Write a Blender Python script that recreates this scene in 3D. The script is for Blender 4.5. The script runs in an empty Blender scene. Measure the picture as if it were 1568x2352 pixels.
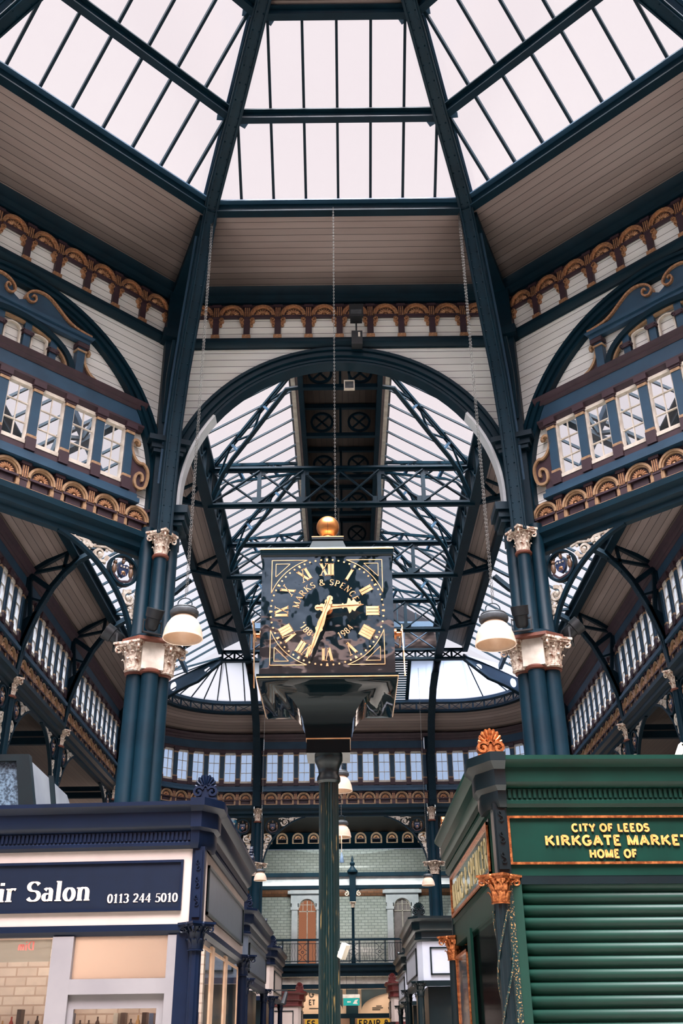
import bpy, math, random
from mathutils import Vector, Matrix
random.seed(4)
S = bpy.context.scene
PI = math.pi
R = math.radians
# ---------------------------------------------------------------- camera
CAM_H, PITCH, ROLL = 1.6, R(27.9), 0.0106
cd = bpy.data.cameras.new('camera'); cam = bpy.data.objects.new('camera', cd)
S.collection.objects.link(cam); S.camera = cam
cd.sensor_fit = 'VERTICAL'; cd.sensor_height = 36; cd.lens = 35; cd.clip_end = 400
_fw = Vector((0, math.cos(PITCH), math.sin(PITCH))); _u0 = Vector((0, -math.sin(PITCH), math.cos(PITCH))); _r0 = Vector((1, 0, 0))
_rt = _r0*math.cos(ROLL)-_u0*math.sin(ROLL); _up = _u0*math.cos(ROLL)+_r0*math.sin(ROLL)
cam.matrix_world = Matrix(((_rt.x, _up.x, -_fw.x, 0), (_rt.y, _up.y, -_fw.y, 0), (_rt.z, _up.z, -_fw.z, CAM_H), (0, 0, 0, 1)))
# ---------------------------------------------------------------- sky and exposure
SUNNY = 104.0
W = bpy.data.worlds.new('overcast_sky'); S.world = W; W.use_nodes = True
nt = W.node_tree; bg = nt.nodes['Background']
tc = nt.nodes.new('ShaderNodeTexCoord'); sx = nt.nodes.new('ShaderNodeSeparateXYZ'); rp = nt.nodes.new('ShaderNodeValToRGB')
nt.links.new(tc.outputs['Generated'], sx.inputs[0]); nt.links.new(sx.outputs[2], rp.inputs[0]); nt.links.new(rp.outputs[0], bg.inputs[0])
rp.color_ramp.elements[0].position = 0.0; rp.color_ramp.elements[0].color = (0.40, 0.56, 0.80, 1)
rp.color_ramp.elements[1].position = 0.55; rp.color_ramp.elements[1].color = (0.855, 0.765, 0.80, 1)
rp.color_ramp.elements.new(0.85).color = (0.855, 0.765, 0.80, 1); rp.color_ramp.elements.new(0.95).color = (0.76, 0.87, 0.91, 1)
e = rp.color_ramp.elements.new(0.3); e.color = (0.745, 0.745, 0.83, 1)
# the overcast is brightest high up and behind the camera, where the veiled sun stands
vd = nt.nodes.new('ShaderNodeVectorMath'); vd.operation = 'DOT_PRODUCT'; vd.inputs[1].default_value = (0.0, -0.38, 0.925); nt.links.new(tc.outputs['Generated'], vd.inputs[0])
cl = nt.nodes.new('ShaderNodeMath'); cl.operation = 'MAXIMUM'; cl.inputs[1].default_value = 0; nt.links.new(vd.outputs['Value'], cl.inputs[0])
pw = nt.nodes.new('ShaderNodeMath'); pw.operation = 'POWER'; pw.inputs[1].default_value = 14; nt.links.new(cl.outputs[0], pw.inputs[0])
ma = nt.nodes.new('ShaderNodeMath'); ma.operation = 'MULTIPLY_ADD'; ma.inputs[1].default_value = SUNNY; ma.inputs[2].default_value = 1.0; nt.links.new(pw.outputs[0], ma.inputs[0]); nt.links.new(ma.outputs[0], bg.inputs[1])
S.view_settings.view_transform = 'Standard'; S.view_settings.look = 'None'
S.view_settings.exposure = 0.12; S.view_settings.gamma = 1.0; S.view_settings.use_curve_mapping = False
cy = S.cycles
cy.use_denoising = True; cy.max_bounces = 9; cy.diffuse_bounces = 6; cy.glossy_bounces = 3; cy.transmission_bounces = 4
cy.transparent_max_bounces = 32; cy.sample_clamp_indirect = 6.0; cy.caustics_reflective = False; cy.caustics_refractive = False
cy.use_adaptive_sampling = True; cy.adaptive_threshold = 0.02
# ---------------------------------------------------------------- materials
def lin(c):
    return tuple(((x/255+0.055)/1.055)**2.4 if x > 10 else x/255/12.92 for x in c)+(1,)
def newmat(name):
    m = bpy.data.materials.new(name); m.use_nodes = True
    return m, m.node_tree, m.node_tree.nodes['Principled BSDF']
def N(t, k, **kw):
    n = t.nodes.new(k)
    for a, b in kw.items(): setattr(n, a, b)
    return n
def mixc(t, fac, a, b, blend='MIX'):
    m = N(t, 'ShaderNodeMix', data_type='RGBA', blend_type=blend)
    for s, x in ((m.inputs[0], fac), (m.inputs[6], a), (m.inputs[7], b)):
        if hasattr(x, 'links') or isinstance(x, bpy.types.NodeSocket): t.links.new(x, s)
        else: s.default_value = x
    return m.outputs[2]
def math_(t, op, a, b=None):
    m = N(t, 'ShaderNodeMath', operation=op)
    for s, x in zip(m.inputs, (a, b)):
        if x is None: continue
        if isinstance(x, bpy.types.NodeSocket): t.links.new(x, s)
        else: s.default_value = x
    return m.outputs[0]
def noise(t, scale, detail=3, vec=None, rough=0.55):
    n = N(t, 'ShaderNodeTexNoise'); n.inputs['Scale'].default_value = scale; n.inputs['Detail'].default_value = detail
    n.inputs['Roughness'].default_value = rough
    t.links.new(vec if vec else N(t, 'ShaderNodeTexCoord').outputs['Object'], n.inputs['Vector'])
    return n.outputs['Fac']
def ramp(t, fac, a, b, p0=0.0, p1=1.0):
    r = N(t, 'ShaderNodeValToRGB'); r.color_ramp.elements[0].position = p0; r.color_ramp.elements[1].position = p1
    r.color_ramp.elements[0].color = a; r.color_ramp.elements[1].color = b
    t.links.new(fac, r.inputs[0]); return r.outputs[0]
def paint(name, col, col2=None, rough=0.45, metal=0.0, scale=6, spec=0.5, bump=0.0, coat=0.0, lo=0.35, hi=0.65, stretch=None):
    m, t, b = newmat(name)
    b.inputs['Roughness'].default_value = rough; b.inputs['Metallic'].default_value = metal
    b.inputs['Specular IOR Level'].default_value = spec; b.inputs['Coat Weight'].default_value = coat
    vec = None
    if stretch:
        mp = N(t, 'ShaderNodeMapping'); mp.inputs['Scale'].default_value = stretch; t.links.new(N(t, 'ShaderNodeTexCoord').outputs['Object'], mp.inputs[0]); vec = mp.outputs[0]
    n = noise(t, scale, 3, vec)
    t.links.new(ramp(t, n, lin(col), lin(col2 if col2 else [x*0.8 for x in col]), lo, hi), b.inputs['Base Color'])
    if bump:
        bp = N(t, 'ShaderNodeBump'); bp.inputs['Strength'].default_value = bump; bp.inputs['Distance'].default_value = 0.01
        t.links.new(noise(t, scale*3, 4), bp.inputs['Height']); t.links.new(bp.outputs[0], b.inputs['Normal'])
    return m
def boards(name, col, line, pitch=0.145, lw=0.07, var=0.18, stain=None, rough=0.6):
    m, t, b = newmat(name); b.inputs['Roughness'].default_value = rough; b.inputs['Specular IOR Level'].default_value = 0.3
    uv = N(t, 'ShaderNodeUVMap'); s = N(t, 'ShaderNodeSeparateXYZ'); t.links.new(uv.outputs[0], s.inputs[0])
    q = math_(t, 'DIVIDE', s.outputs[1], pitch); fr = math_(t, 'FRACT', q); fl = math_(t, 'FLOOR', q)
    wn = N(t, 'ShaderNodeTexWhiteNoise', noise_dimensions='1D'); t.links.new(fl, wn.inputs['W'])
    base = mixc(t, wn.outputs['Value'], lin(col), lin([x*(1-var) for x in col]))
    mp = N(t, 'ShaderNodeMapping'); mp.inputs['Scale'].default_value = (0.5, 2.2, 1); t.links.new(uv.outputs[0], mp.inputs[0])
    base = mixc(t, ramp(t, noise(t, 1.3, 4, mp.outputs[0]), (0, 0, 0, 1), (0.55, 0.55, 0.55, 1), 0.45, 0.75), base, lin(stain or [x*0.75 for x in col]))
    ln = math_(t, 'LESS_THAN', fr, lw)
    t.links.new(mixc(t, ln, base, lin(line)), b.inputs['Base Color'])
    bp = N(t, 'ShaderNodeBump'); bp.invert = True; bp.inputs['Strength'].default_value = 0.6; bp.inputs['Distance'].default_value = 0.01
    t.links.new(ln, bp.inputs['Height']); t.links.new(bp.outputs[0], b.inputs['Normal'])
    return m
def bricks(name, c1, c2, mortar, w=0.22, h=0.075, rough=0.5, spec=0.5, gap=0.012):
    m, t, b = newmat(name); b.inputs['Roughness'].default_value = rough; b.inputs['Specular IOR Level'].default_value = spec
    uv = N(t, 'ShaderNodeUVMap'); bt = N(t, 'ShaderNodeTexBrick'); t.links.new(uv.outputs[0], bt.inputs['Vector'])
    bt.inputs['Scale'].default_value = 1; bt.inputs['Brick Width'].default_value = w; bt.inputs['Row Height'].default_value = h
    bt.inputs['Mortar Size'].default_value = gap; bt.inputs['Color1'].default_value = lin(c1); bt.inputs['Color2'].default_value = lin(c2); bt.inputs['Mortar'].default_value = lin(mortar)
    n = noise(t, 9, 4)
    t.links.new(mixc(t, ramp(t, n, (0, 0, 0, 1), (0.4, 0.4, 0.4, 1), 0.4, 0.7), bt.outputs['Color'], lin([x*0.8 for x in c1])), b.inputs['Base Color'])
    bp = N(t, 'ShaderNodeBump'); bp.invert = True; bp.inputs['Strength'].default_value = 0.5; bp.inputs['Distance'].default_value = 0.01
    t.links.new(bt.outputs['Fac'], bp.inputs['Height']); t.links.new(bp.outputs[0], b.inputs['Normal'])
    return m
def glass(name, tint, dirt=(0.5, 0.5, 0.5), amount=0.05, gloss=0.06, speck=True):
    m = bpy.data.materials.new(name); m.use_nodes = True; t = m.node_tree; t.nodes.clear()
    o = N(t, 'ShaderNodeOutputMaterial'); tr = N(t, 'ShaderNodeBsdfTransparent'); tr.inputs[0].default_value = tint+(1,)
    df = N(t, 'ShaderNodeBsdfTranslucent'); df.inputs[0].default_value = dirt+(1,)
    m1 = N(t, 'ShaderNodeMixShader')
    if speck:
        sp = ramp(t, noise(t, 4.5, 6, rough=0.75), (0, 0, 0, 1), (0.45, 0.45, 0.45, 1), 0.74, 0.80)
        f = math_(t, 'ADD', sp, amount); t.links.new(f, m1.inputs[0])
    else: m1.inputs[0].default_value = amount
    gl = N(t, 'ShaderNodeBsdfGlossy'); gl.inputs['Roughness'].default_value = 0.08
    m2 = N(t, 'ShaderNodeMixShader'); m2.inputs[0].default_value = gloss
    t.links.new(tr.outputs[0], m1.inputs[1]); t.links.new(df.outputs[0], m1.inputs[2]); t.links.new(m1.outputs[0], m2.inputs[1]); t.links.new(gl.outputs[0], m2.inputs[2])
    t.links.new(m2.outputs[0], o.inputs[0]); return m
def emit(name, col, k):
    m = bpy.data.materials.new(name); m.use_nodes = True; t = m.node_tree; t.nodes.clear()
    o = N(t, 'ShaderNodeOutputMaterial'); em = N(t, 'ShaderNodeEmission'); em.inputs[0].default_value = lin(col); em.inputs[1].default_value = k
    t.links.new(em.outputs[0], o.inputs[0]); return m

STEEL = paint('blue_black_steel_paint', (5, 37, 50), (4, 31, 43), rough=0.45, scale=3, spec=0.2)
STEELD = paint('dark_steel_paint', (5, 32, 44), (4, 26, 37), rough=0.5, scale=3, spec=0.15)
BLUE = paint('slate_blue_paint', (38, 72, 96), (31, 61, 83), rough=0.5, scale=2)
MAROON = paint('maroon_paint', (62, 42, 50), (50, 34, 42), rough=0.55, scale=4)
GOLD = paint('bronze_gilding', (206, 160, 122), (158, 110, 78), rough=0.38, metal=0.5, scale=30)
OCHRE = paint('ochre_paint', (178, 146, 112), (150, 118, 88), rough=0.5, scale=14)
CREAM = paint('cream_paint', (222, 214, 200), (190, 180, 165), rough=0.5, scale=5)
RUSTCREAM = paint('worn_cream_and_rust_paint', (226, 212, 194), (122, 76, 52), rough=0.5, scale=22, lo=0.42, hi=0.66)
PLANKWALL = boards('cream_boarding', (246, 247, 242), (50, 52, 52), pitch=0.15, lw=0.06, var=0.05, stain=(222, 219, 208))
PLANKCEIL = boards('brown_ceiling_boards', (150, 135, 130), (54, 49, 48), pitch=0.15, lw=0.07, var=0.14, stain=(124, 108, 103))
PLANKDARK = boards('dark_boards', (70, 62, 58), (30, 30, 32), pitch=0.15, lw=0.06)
SKYGLASS = glass('roof_glass', (0.99, 0.99, 0.99), (0.45, 0.47, 0.5), 0.0, 0.015)
WINGLASS = glass('window_glass', (0.95, 0.96, 0.97), (0.6, 0.6, 0.6), 0.02, 0.03, speck=False)
FARGLASS = glass('grimy_window_glass', (0.78, 0.86, 0.96), (0.4, 0.45, 0.5), 0.06, 0.05)
FROST = glass('frosted_roof_glass', (0.27, 0.27, 0.28), (0.47, 0.46, 0.48), 0.45, 0.03, speck=False)
SHEET = glass('white_plastic_sheet', (0.08, 0.085, 0.09), (0.46, 0.48, 0.55), 0.9, 0.02, speck=False)
SHOPGLASS = glass('shop_glass', (0.93, 0.95, 0.95), (0.5, 0.5, 0.5), 0.02, 0.10, speck=False)
# ---------------------------------------------------------------- mesh builder
Zv = Vector((0, 0, 1))
class MB:
    def __init__(s): s.v = []; s.f = []; s.u = []; s.k = []; s.m = 0
    def face(s, idx, uv=None): s.f.append(tuple(idx)); s.u.append(uv); s.k.append(s.m)
    def add(s, pts): i = len(s.v); s.v.extend([tuple(p) for p in pts]); return i
    def quad(s, a, b, c, d, uv=None): i = s.add((a, b, c, d)); s.face((i, i+1, i+2, i+3), uv); return s
    def hexa(s, p):
        i = s.add(p)
        for q in ((0, 3, 2, 1), (4, 5, 6, 7), (0, 1, 5, 4), (1, 2, 6, 5), (2, 3, 7, 6), (3, 0, 4, 7)): s.face([i+j for j in q])
        return s
    def box(s, x0, x1, y0, y1, z0, z1):
        return s.hexa(((x0, y0, z0), (x1, y0, z0), (x1, y1, z0), (x0, y1, z0), (x0, y0, z1), (x1, y0, z1), (x1, y1, z1), (x0, y1, z1)))
    def bar(s, p, q, w, h=None, up=(0, 0, 1)):
        p = Vector(p); q = Vector(q); h = h or w; d = (q-p).normalized(); up = Vector(up)
        if abs(d.dot(up.normalized())) > 0.995: up = Vector((1, 0, 0))
        a = d.cross(up).normalized()*w/2; b = a.cross(d).normalized()*h/2
        return s.hexa([p-a-b, p+a-b, p+a+b, p-a+b, q-a-b, q+a-b, q+a+b, q-a+b])
    def path(s, pts, w, h, up=(0, 0, 1)):          # bar following a polyline, mitred, cross-section kept in the plane of up
        pts = [Vector(p) for p in pts]; up = Vector(up).normalized(); n = len(pts); rows = []
        for i, p in enumerate(pts):
            d = (pts[min(i+1, n-1)]-pts[max(i-1, 0)]).normalized()
            a = d.cross(up).normalized(); b = a.cross(d).normalized()
            rows.append(s.add([p-a*w/2-b*h/2, p+a*w/2-b*h/2, p+a*w/2+b*h/2, p-a*w/2+b*h/2]))
        for a, b in zip(rows, rows[1:]):
            for j in range(4): k = (j+1) % 4; s.face((a+j, a+k, b+k, b+j))
        s.face([rows[0]+j for j in (3, 2, 1, 0)]); s.face([rows[-1]+j for j in range(4)]); return s
    def prism(s, poly, y0, y1):                    # (x,z) outline pushed along y
        n = len(poly); i = s.add([(x, y0, z) for x, z in poly]); j = s.add([(x, y1, z) for x, z in poly])
        s.face(range(i, i+n)); s.face(range(j+n-1, j-1, -1))
        for k in range(n): l = (k+1) % n; s.face((i+l, i+k, j+k, j+l))
        return s
    def prism_z(s, poly, z0, z1):
        n = len(poly); i = s.add([(x, y, z0) for x, y in poly]); j = s.add([(x, y, z1) for x, y in poly])
        s.face(range(i+n-1, i-1, -1)); s.face(range(j, j+n))
        for k in range(n): l = (k+1) % n; s.face((i+k, i+l, j+l, j+k))
        return s
    def band(s, A, B, y0, y1, closed=False):       # ribbon between two (x,z) polylines, pushed along y
        n = len(A); r = [s.add([(x, y, z) for x, z in L]) for L, y in ((A, y0), (B, y0), (B, y1), (A, y1))]
        for k in range(n if closed else n-1):
            l = (k+1) % n
            for a, b in ((0, 1), (1, 2), (2, 3), (3, 0)): s.face((r[a]+k, r[a]+l, r[b]+l, r[b]+k))
        if not closed:
            s.face([q for q in (r[0], r[1], r[2], r[3])]); s.face([q+n-1 for q in (r[3], r[2], r[1], r[0])])
        return s
    def tube(s, pts, r, n=8, cap=True):
        pts = [Vector(p) for p in pts]; m = len(pts); rows = []; last = None
        rr = r if isinstance(r, (list, tuple)) else [r]*m
        for i, p in enumerate(pts):
            d = (pts[min(i+1, m-1)]-pts[max(i-1, 0)]).normalized()
            if last is None: a = d.orthogonal().normalized()
            else: a = (last-d*last.dot(d)).normalized()
            last = a; b = d.cross(a)
            rows.append(s.add([p+(a*math.cos(2*PI*k/n)+b*math.sin(2*PI*k/n))*rr[i] for k in range(n)]))
        for a, b in zip(rows, rows[1:]):
            for k in range(n): l = (k+1) % n; s.face((a+k, a+l, b+l, b+k))
        if cap: s.face([rows[0]+k for k in range(n-1, -1, -1)]); s.face([rows[-1]+k for k in range(n)])
        return s
    def lathe(s, prof, c=(0, 0, 0), n=24, cap=True, flute=0, depth=0.0):
        rows = []
        for r, z in prof:
            ring = []
            for k in range(n):
                q = r*(1-depth*(k % 2)) if flute else r
                ring.append((c[0]+q*math.cos(2*PI*k/n), c[1]+q*math.sin(2*PI*k/n), c[2]+z))
            rows.append(s.add(ring))
        for a, b in zip(rows, rows[1:]):
            for k in range(n): l = (k+1) % n; s.face((a+k, a+l, b+l, b+k))
        if cap: s.face([rows[0]+k for k in range(n-1, -1, -1)]); s.face([rows[-1]+k for k in range(n)])
        return s
    def ball(s, c, r, nu=10, nv=6, M=None):
        if not isinstance(r, (list, tuple)): r = (r, r, r)
        rows = []
        for j in range(1, nv):
            a = PI*j/nv; ring = []
            for i in range(nu):
                b = 2*PI*i/nu; q = Vector((r[0]*math.sin(a)*math.cos(b), r[1]*math.sin(a)*math.sin(b), r[2]*math.cos(a)))
                ring.append(Vector(c)+(M @ q if M else q))
            rows.append(s.add(ring))
        q0 = Vector((0, 0, r[2])); t = s.add([Vector(c)+(M @ q0 if M else q0), Vector(c)-(M @ q0 if M else q0)])
        for a, b in zip(rows, rows[1:]):
            for k in range(nu): l = (k+1) % nu; s.face((a+k, b+k, b+l, a+l))
        for k in range(nu): l = (k+1) % nu; s.face((t, rows[0]+k, rows[0]+l)); s.face((t+1, rows[-1]+l, rows[-1]+k))
        return s
    def sweep(s, pts, prof, closed=True, cap=True, uvs=False, loop=False):   # plan path (x,y); profile (offset to the left, z)
        P = [Vector((p[0], p[1])) for p in pts]; n = len(P); rows = []; L = 0.0; Ls = []
        for i, p in enumerate(P):
            a = P[i]-P[i-1] if (i > 0 or loop) else P[1]-P[0]
            b = P[(i+1) % n]-P[i] if (i < n-1 or loop) else a
            a = a.normalized(); b = b.normalized(); na = Vector((-a.y, a.x)); nb = Vector((-b.y, b.x))
            m = na+nb; m = m/max(0.2, m.length_squared/2)
            rows.append(s.add([(p.x+m.x*o, p.y+m.y*o, z) for o, z in prof]))
            if i: L += (P[i]-P[i-1]).length
            Ls.append(L)
        k = len(prof); V = [0.0]
        for (o, z), (o2, z2) in zip(prof, prof[1:]+prof[:1]): V.append(V[-1]+math.hypot(o2-o, z2-z))
        for i in range(n if loop else n-1):
            a, b = rows[i], rows[(i+1) % n]
            for j in range(k if closed else k-1):
                l = (j+1) % k; uv = ((Ls[i], V[j]), (Ls[(i+1) % n], V[j]), (Ls[(i+1) % n], V[j+1]), (Ls[i], V[j+1])) if uvs else None
                s.face((a+j, b+j, b+l, a+l), uv)
        if cap and closed and not loop: s.face([rows[0]+j for j in range(k)]); s.face([rows[-1]+j for j in range(k-1, -1, -1)])
        return s
    def rivet(s, p, nrm, r=0.014, n=6):
        nrm = Vector(nrm).normalized(); a = nrm.orthogonal().normalized(); b = nrm.cross(a); p = Vector(p)
        i = s.add([p+(a*math.cos(2*PI*k/n)+b*math.sin(2*PI*k/n))*r for k in range(n)]); t = s.add([p+nrm*r*0.8])
        for k in range(n): s.face((i+k, i+(k+1) % n, t))
        return s
    def mesh(s, name, mats, off=(0, 0, 0), smooth=35):
        me = bpy.data.meshes.new(name); ox, oy, oz = off
        me.from_pydata([(x-ox, y-oy, z-oz) for x, y, z in s.v] if off != (0, 0, 0) else s.v, [], s.f)
        for m in (mats if isinstance(mats, (list, tuple)) else [mats]): me.materials.append(m)
        me.polygons.foreach_set('material_index', s.k)
        if any(s.u):
            ul = me.uv_layers.new(name='UVMap'); d = []
            for f, u in zip(s.f, s.u): d.extend([c for p in (u or [(0, 0)]*len(f)) for c in p])
            ul.data.foreach_set('uv', d)
        if smooth:
            me.polygons.foreach_set('use_smooth', [True]*len(s.f)); me.update(); me.set_sharp_from_angle(angle=R(smooth))
        me.update(); return me
def slab(mb, quads, y, th, f=None):
    """wall pieces given as (u,z) quads, front at y, back th behind it"""
    for q in quads:
        mb.quad(*[(p[0], y, p[1]) for p in q], uv=tuple(q)); mb.quad(*[(p[0], y-th, p[1]) for p in q[::-1]], uv=tuple(q[::-1]))
    return mb
COL = S.collection.objects
def link(name, data, parent=None, loc=(0, 0, 0), rz=0.0, sc=None):
    o = bpy.data.objects.new(name, data); COL.link(o); o.parent = parent; o.location = loc; o.rotation_euler = (0, 0, rz)
    if sc is not None: o.scale = sc if isinstance(sc, (tuple, list)) else (sc, sc, sc)
    return o
def struct(name, mb, mat, F=(0, 0, 0)):
    o = link(name, mb.mesh(name, mat), None, (F[0], F[1], 0), F[2]); o['kind'] = 'structure'; return o
class T:                                          # a thing: an Empty at its base; parts are given in the frame F and shifted to it
    def __init__(s, name, label, cat, F=(0, 0, 0), org=(0, 0, 0), group=None):
        c, q = math.cos(F[2]), math.sin(F[2]); s.org = org; s.F = F
        s.o = link(name, None, None, (F[0]+c*org[0]-q*org[1], F[1]+q*org[0]+c*org[1], org[2]), F[2])
        s.o['label'] = label; s.o['category'] = cat
        if group: s.o['group'] = group
    def part(s, name, mb, mat, parent=None, label=None, smooth=35):
        o = link(name, mb.mesh(name, mat, s.org, smooth), parent or s.o)
        if label: o['label'] = label
        return o
    def inst(s, name, me, loc, rz=0.0, sc=None, parent=None, label=None):
        o = link(name, me, parent or s.o, (loc[0]-s.org[0], loc[1]-s.org[1], loc[2]-s.org[2]), rz, sc)
        if label: o['label'] = label
        return o
def single(name, label, cat, mb, mat, org=(0, 0, 0), F=(0, 0, 0), group=None, smooth=35):
    c, q = math.cos(F[2]), math.sin(F[2])
    o = link(name, mb.mesh(name, mat, org, smooth), None, (F[0]+c*org[0]-q*org[1], F[1]+q*org[0]+c*org[1], org[2]), F[2])
    o['label'] = label; o['category'] = cat
    if group: o['group'] = group
    return o
WIN = [0]
def arc(cx, cz, rx, rz, a0, a1, n=16):
    return [(cx+rx*math.cos(R(a0+(a1-a0)*i/n)), cz+rz*math.sin(R(a0+(a1-a0)*i/n))) for i in range(n+1)]
def spiral(cx, cz, r0, r1, a0, a1, n=28):
    return [(cx+(r0+(r1-r0)*i/n)*math.cos(R(a0+(a1-a0)*i/n)), cz+(r0+(r1-r0)*i/n)*math.sin(R(a0+(a1-a0)*i/n))) for i in range(n+1)]
def ribbon(mb, pts, w, y0, y1):                   # ribbon of width w (or list) along an (x,z) polyline
    n = len(pts); A = []; B = []
    for i, p in enumerate(pts):
        q, r = pts[max(i-1, 0)], pts[min(i+1, n-1)]; dx, dz = r[0]-q[0], r[1]-q[1]; l = math.hypot(dx, dz) or 1
        k = (w[i] if isinstance(w, (list, tuple)) else w)/2
        A.append((p[0]-dz/l*k, p[1]+dx/l*k)); B.append((p[0]+dz/l*k, p[1]-dx/l*k))
    mb.band(A, B, y0, y1); return mb
# ---------------------------------------------------------------- lettering made of pen strokes (cap height 1)
def A_(cx, cy, rx, ry, a0, a1, n=14): return arc(cx, cy, rx, ry, a0, a1, n)
def st(x, y0=0, y1=1): return [(x, y0), (x, y1)]
def sf(x, y, w=0.3): return ('s', [(x-w/2, y+(0.02 if y < 0.5 else -0.02)), (x+w/2, y+(0.02 if y < 0.5 else -0.02))])
GL = {
 'I': (0.34, [st(.17), sf(.17, 0), sf(.17, 1)]),
 'V': (0.74, [[(.08, 1), (.38, 0)], ('t', [(.38, 0), (.66, 1)]), sf(.1, 1), sf(.64, 1, .26)]),
 'X': (0.76, [[(.1, 1), (.66, 0)], ('t', [(.1, 0), (.66, 1)]), sf(.12, 1), sf(.64, 1, .26), sf(.64, 0), sf(.12, 0, .26)]),
 'M': (0.98, [('t', st(.14)), [(.14, 1), (.49, .04)], ('t', [(.49, .04), (.84, 1)]), st(.84), sf(.14, 0, .26), sf(.84, 0), sf(.12, 1, .2), sf(.86, 1, .22)]),
 'A': (0.82, [('t', [(.08, 0), (.4, 1)]), [(.4, 1), (.74, 0)], ('t', [(.2, .34), (.62, .34)]), sf(.08, 0, .24), sf(.74, 0)]),
 'R': (0.8, [st(.16), [(.16, .97)]+A_(.36, .74, .26, .235, 90, -90)+[(.16, .5)], [(.38, .5), (.74, 0)], sf(.16, 0), sf(.1, 1, .2)]),
 'K': (0.84, [st(.16), ('t', [(.72, 1), (.18, .4)]), [(.36, .58), (.76, 0)], sf(.16, 0), sf(.16, 1), sf(.72, 1, .24), sf(.78, 0, .24)]),
 'S': (0.66, [A_(.33, .745, .22, .225, 25, 255)+A_(.33, .27, .24, .25, 80, -155)]),
 'P': (0.68, [st(.16), [(.16, .97)]+A_(.34, .73, .26, .24, 90, -90)+[(.16, .49)], sf(.16, 0), sf(.1, 1, .2)]),
 'E': (0.68, [st(.16), ('t', [(.12, .97), (.58, .97)]), ('t', [(.16, .52), (.48, .52)]), ('t', [(.12, .03), (.6, .03)])]),
 'N': (0.86, [('t', st(.16)), [(.16, 1), (.72, .02)], ('t', st(.72)), sf(.16, 0, .24), sf(.72, 1, .24), sf(.1, 1, .2)]),
 'C': (0.78, [A_(.42, .5, .32, .48, 48, 318, 24)]),
 'G': (0.84, [A_(.42, .5, .32, .48, 48, 350, 24)+[(.74, .42)], ('t', [(.46, .42), (.76, .42)])]),
 'O': (0.86, [A_(.43, .5, .33, .47, 0, 360, 30)]),
 'D': (0.82, [st(.16), [(.16, .97)]+A_(.32, .5, .4, .47, 90, -90, 20)+[(.16, .03)]]),
 'T': (0.7, [st(.35), ('t', [(.04, .95), (.66, .95)]), sf(.35, 0)]),
 'Y': (0.74, [[(.06, 1), (.37, .46)], ('t', [(.37, .46), (.68, 1)]), st(.37, 0, .48)]),
 'F': (0.64, [st(.16), ('t', [(.1, .95), (.58, .95)]), ('t', [(.16, .5), (.5, .5)]), sf(.16, 0)]),
 'L': (0.62, [st(.16), ('t', [(.1, .05), (.58, .05)]), sf(.16, 1)]),
 'H': (0.86, [st(.16), st(.7), ('t', [(.16, .5), (.7, .5)]), sf(.16, 0), sf(.16, 1), sf(.7, 0), sf(.7, 1)]),
 'W': (1.05, [[(.06, 1), (.3, 0)], ('t', [(.3, 0), (.52, .9)]), [(.52, .9), (.76, 0)], ('t', [(.76, 0), (.98, 1)])]),
 '&': (0.92, [A_(.4, .77, .17, .2, 240, -80, 20)+[(.3, .52)]+A_(.33, .26, .23, .25, 100, 270, 10)+A_(.4, .3, .38, .29, 270, 355, 8), [(.28, .68), (.8, 0.02)]]),
 '1': (0.5, [st(.28), ('t', [(.1, .82), (.26, .98)]), sf(.28, 0)]),
 '8': (0.6, [A_(.3, .75, .19, .22, 0, 360, 22), A_(.3, .27, .22, .25, 0, 360, 22)]),
 '9': (0.6, [A_(.3, .68, .21, .29, 0, 360, 22), A_(.12, .62, .39, .6, 5, -78, 12)]),
 '4': (0.62, [st(.42), ('t', [(.42, .98), (.06, .3)]), ('t', [(.04, .28), (.6, .28)])]),
 '0': (0.6, [A_(.3, .49, .21, .47, 0, 360, 26)]),
 '3': (0.58, [A_(.27, .74, .2, .23, 150, -85, 16), A_(.26, .26, .23, .25, 88, -150, 16)]),
 '2': (0.6, [A_(.29, .72, .2, .25, 160, -10, 14)+[(.42, .5), (.08, .06)], [(.06, .06), (.54, .06)]]),
 '5': (0.58, [('t', [(.16, .94), (.52, .94)]), ('t', [(.16, .95), (.14, .52)]), A_(.26, .31, .24, .29, 118, -140, 18)]),
 'a': (0.52, [[(.38, .0), (.38, .42)]+A_(.24, .46, .14, .18, -10, 150, 8), A_(.22, .2, .14, .17, 70, 290, 12)+[(.36, .1)]]),
 'i': (0.3, [st(.15, 0, .64), [(.15, .82), (.15, .96)], sf(.15, 0, .26), ('s', [(.02, .63), (.16, .63)])]),
 'r': (0.44, [st(.14, 0, .64), A_(.3, .46, .16, .18, 175, 50, 8), sf(.14, 0, .28), ('s', [(.0, .63), (.14, .63)])]),
 'l': (0.3, [st(.15, 0, 1), sf(.15, 0, .28), ('s', [(.02, .98), (.15, .98)])]),
 'o': (0.54, [A_(.27, .32, .19, .31, 0, 360, 22)]),
 'n': (0.6, [st(.14, 0, .64), A_(.3, .42, .16, .22, 180, 0, 10)+[(.46, 0)], sf(.14, 0, .24), sf(.46, 0, .24), ('s', [(.0, .63), (.14, .63)])]),
 'm': (0.86, [st(.14, 0, .64), A_(.28, .42, .14, .22, 180, 0, 10)+[(.42, 0)], A_(.56, .42, .14, .22, 180, 0, 10)+[(.7, 0)]]),
 'w': (0.74, [[(.04, .64), (.2, 0)], ('t', [(.2, 0), (.36, .6)]), [(.36, .6), (.52, 0)], ('t', [(.52, 0), (.68, .64)])]),
 '.': (0.24, [[(.12, 0), (.12, .14)]]), "'": (0.24, [[(.14, 1), (.1, .78)]]), ' ': (0.34, [])}
def text_w(s, track=0.06): return sum(GL[c][0]+track for c in s)-track
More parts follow.
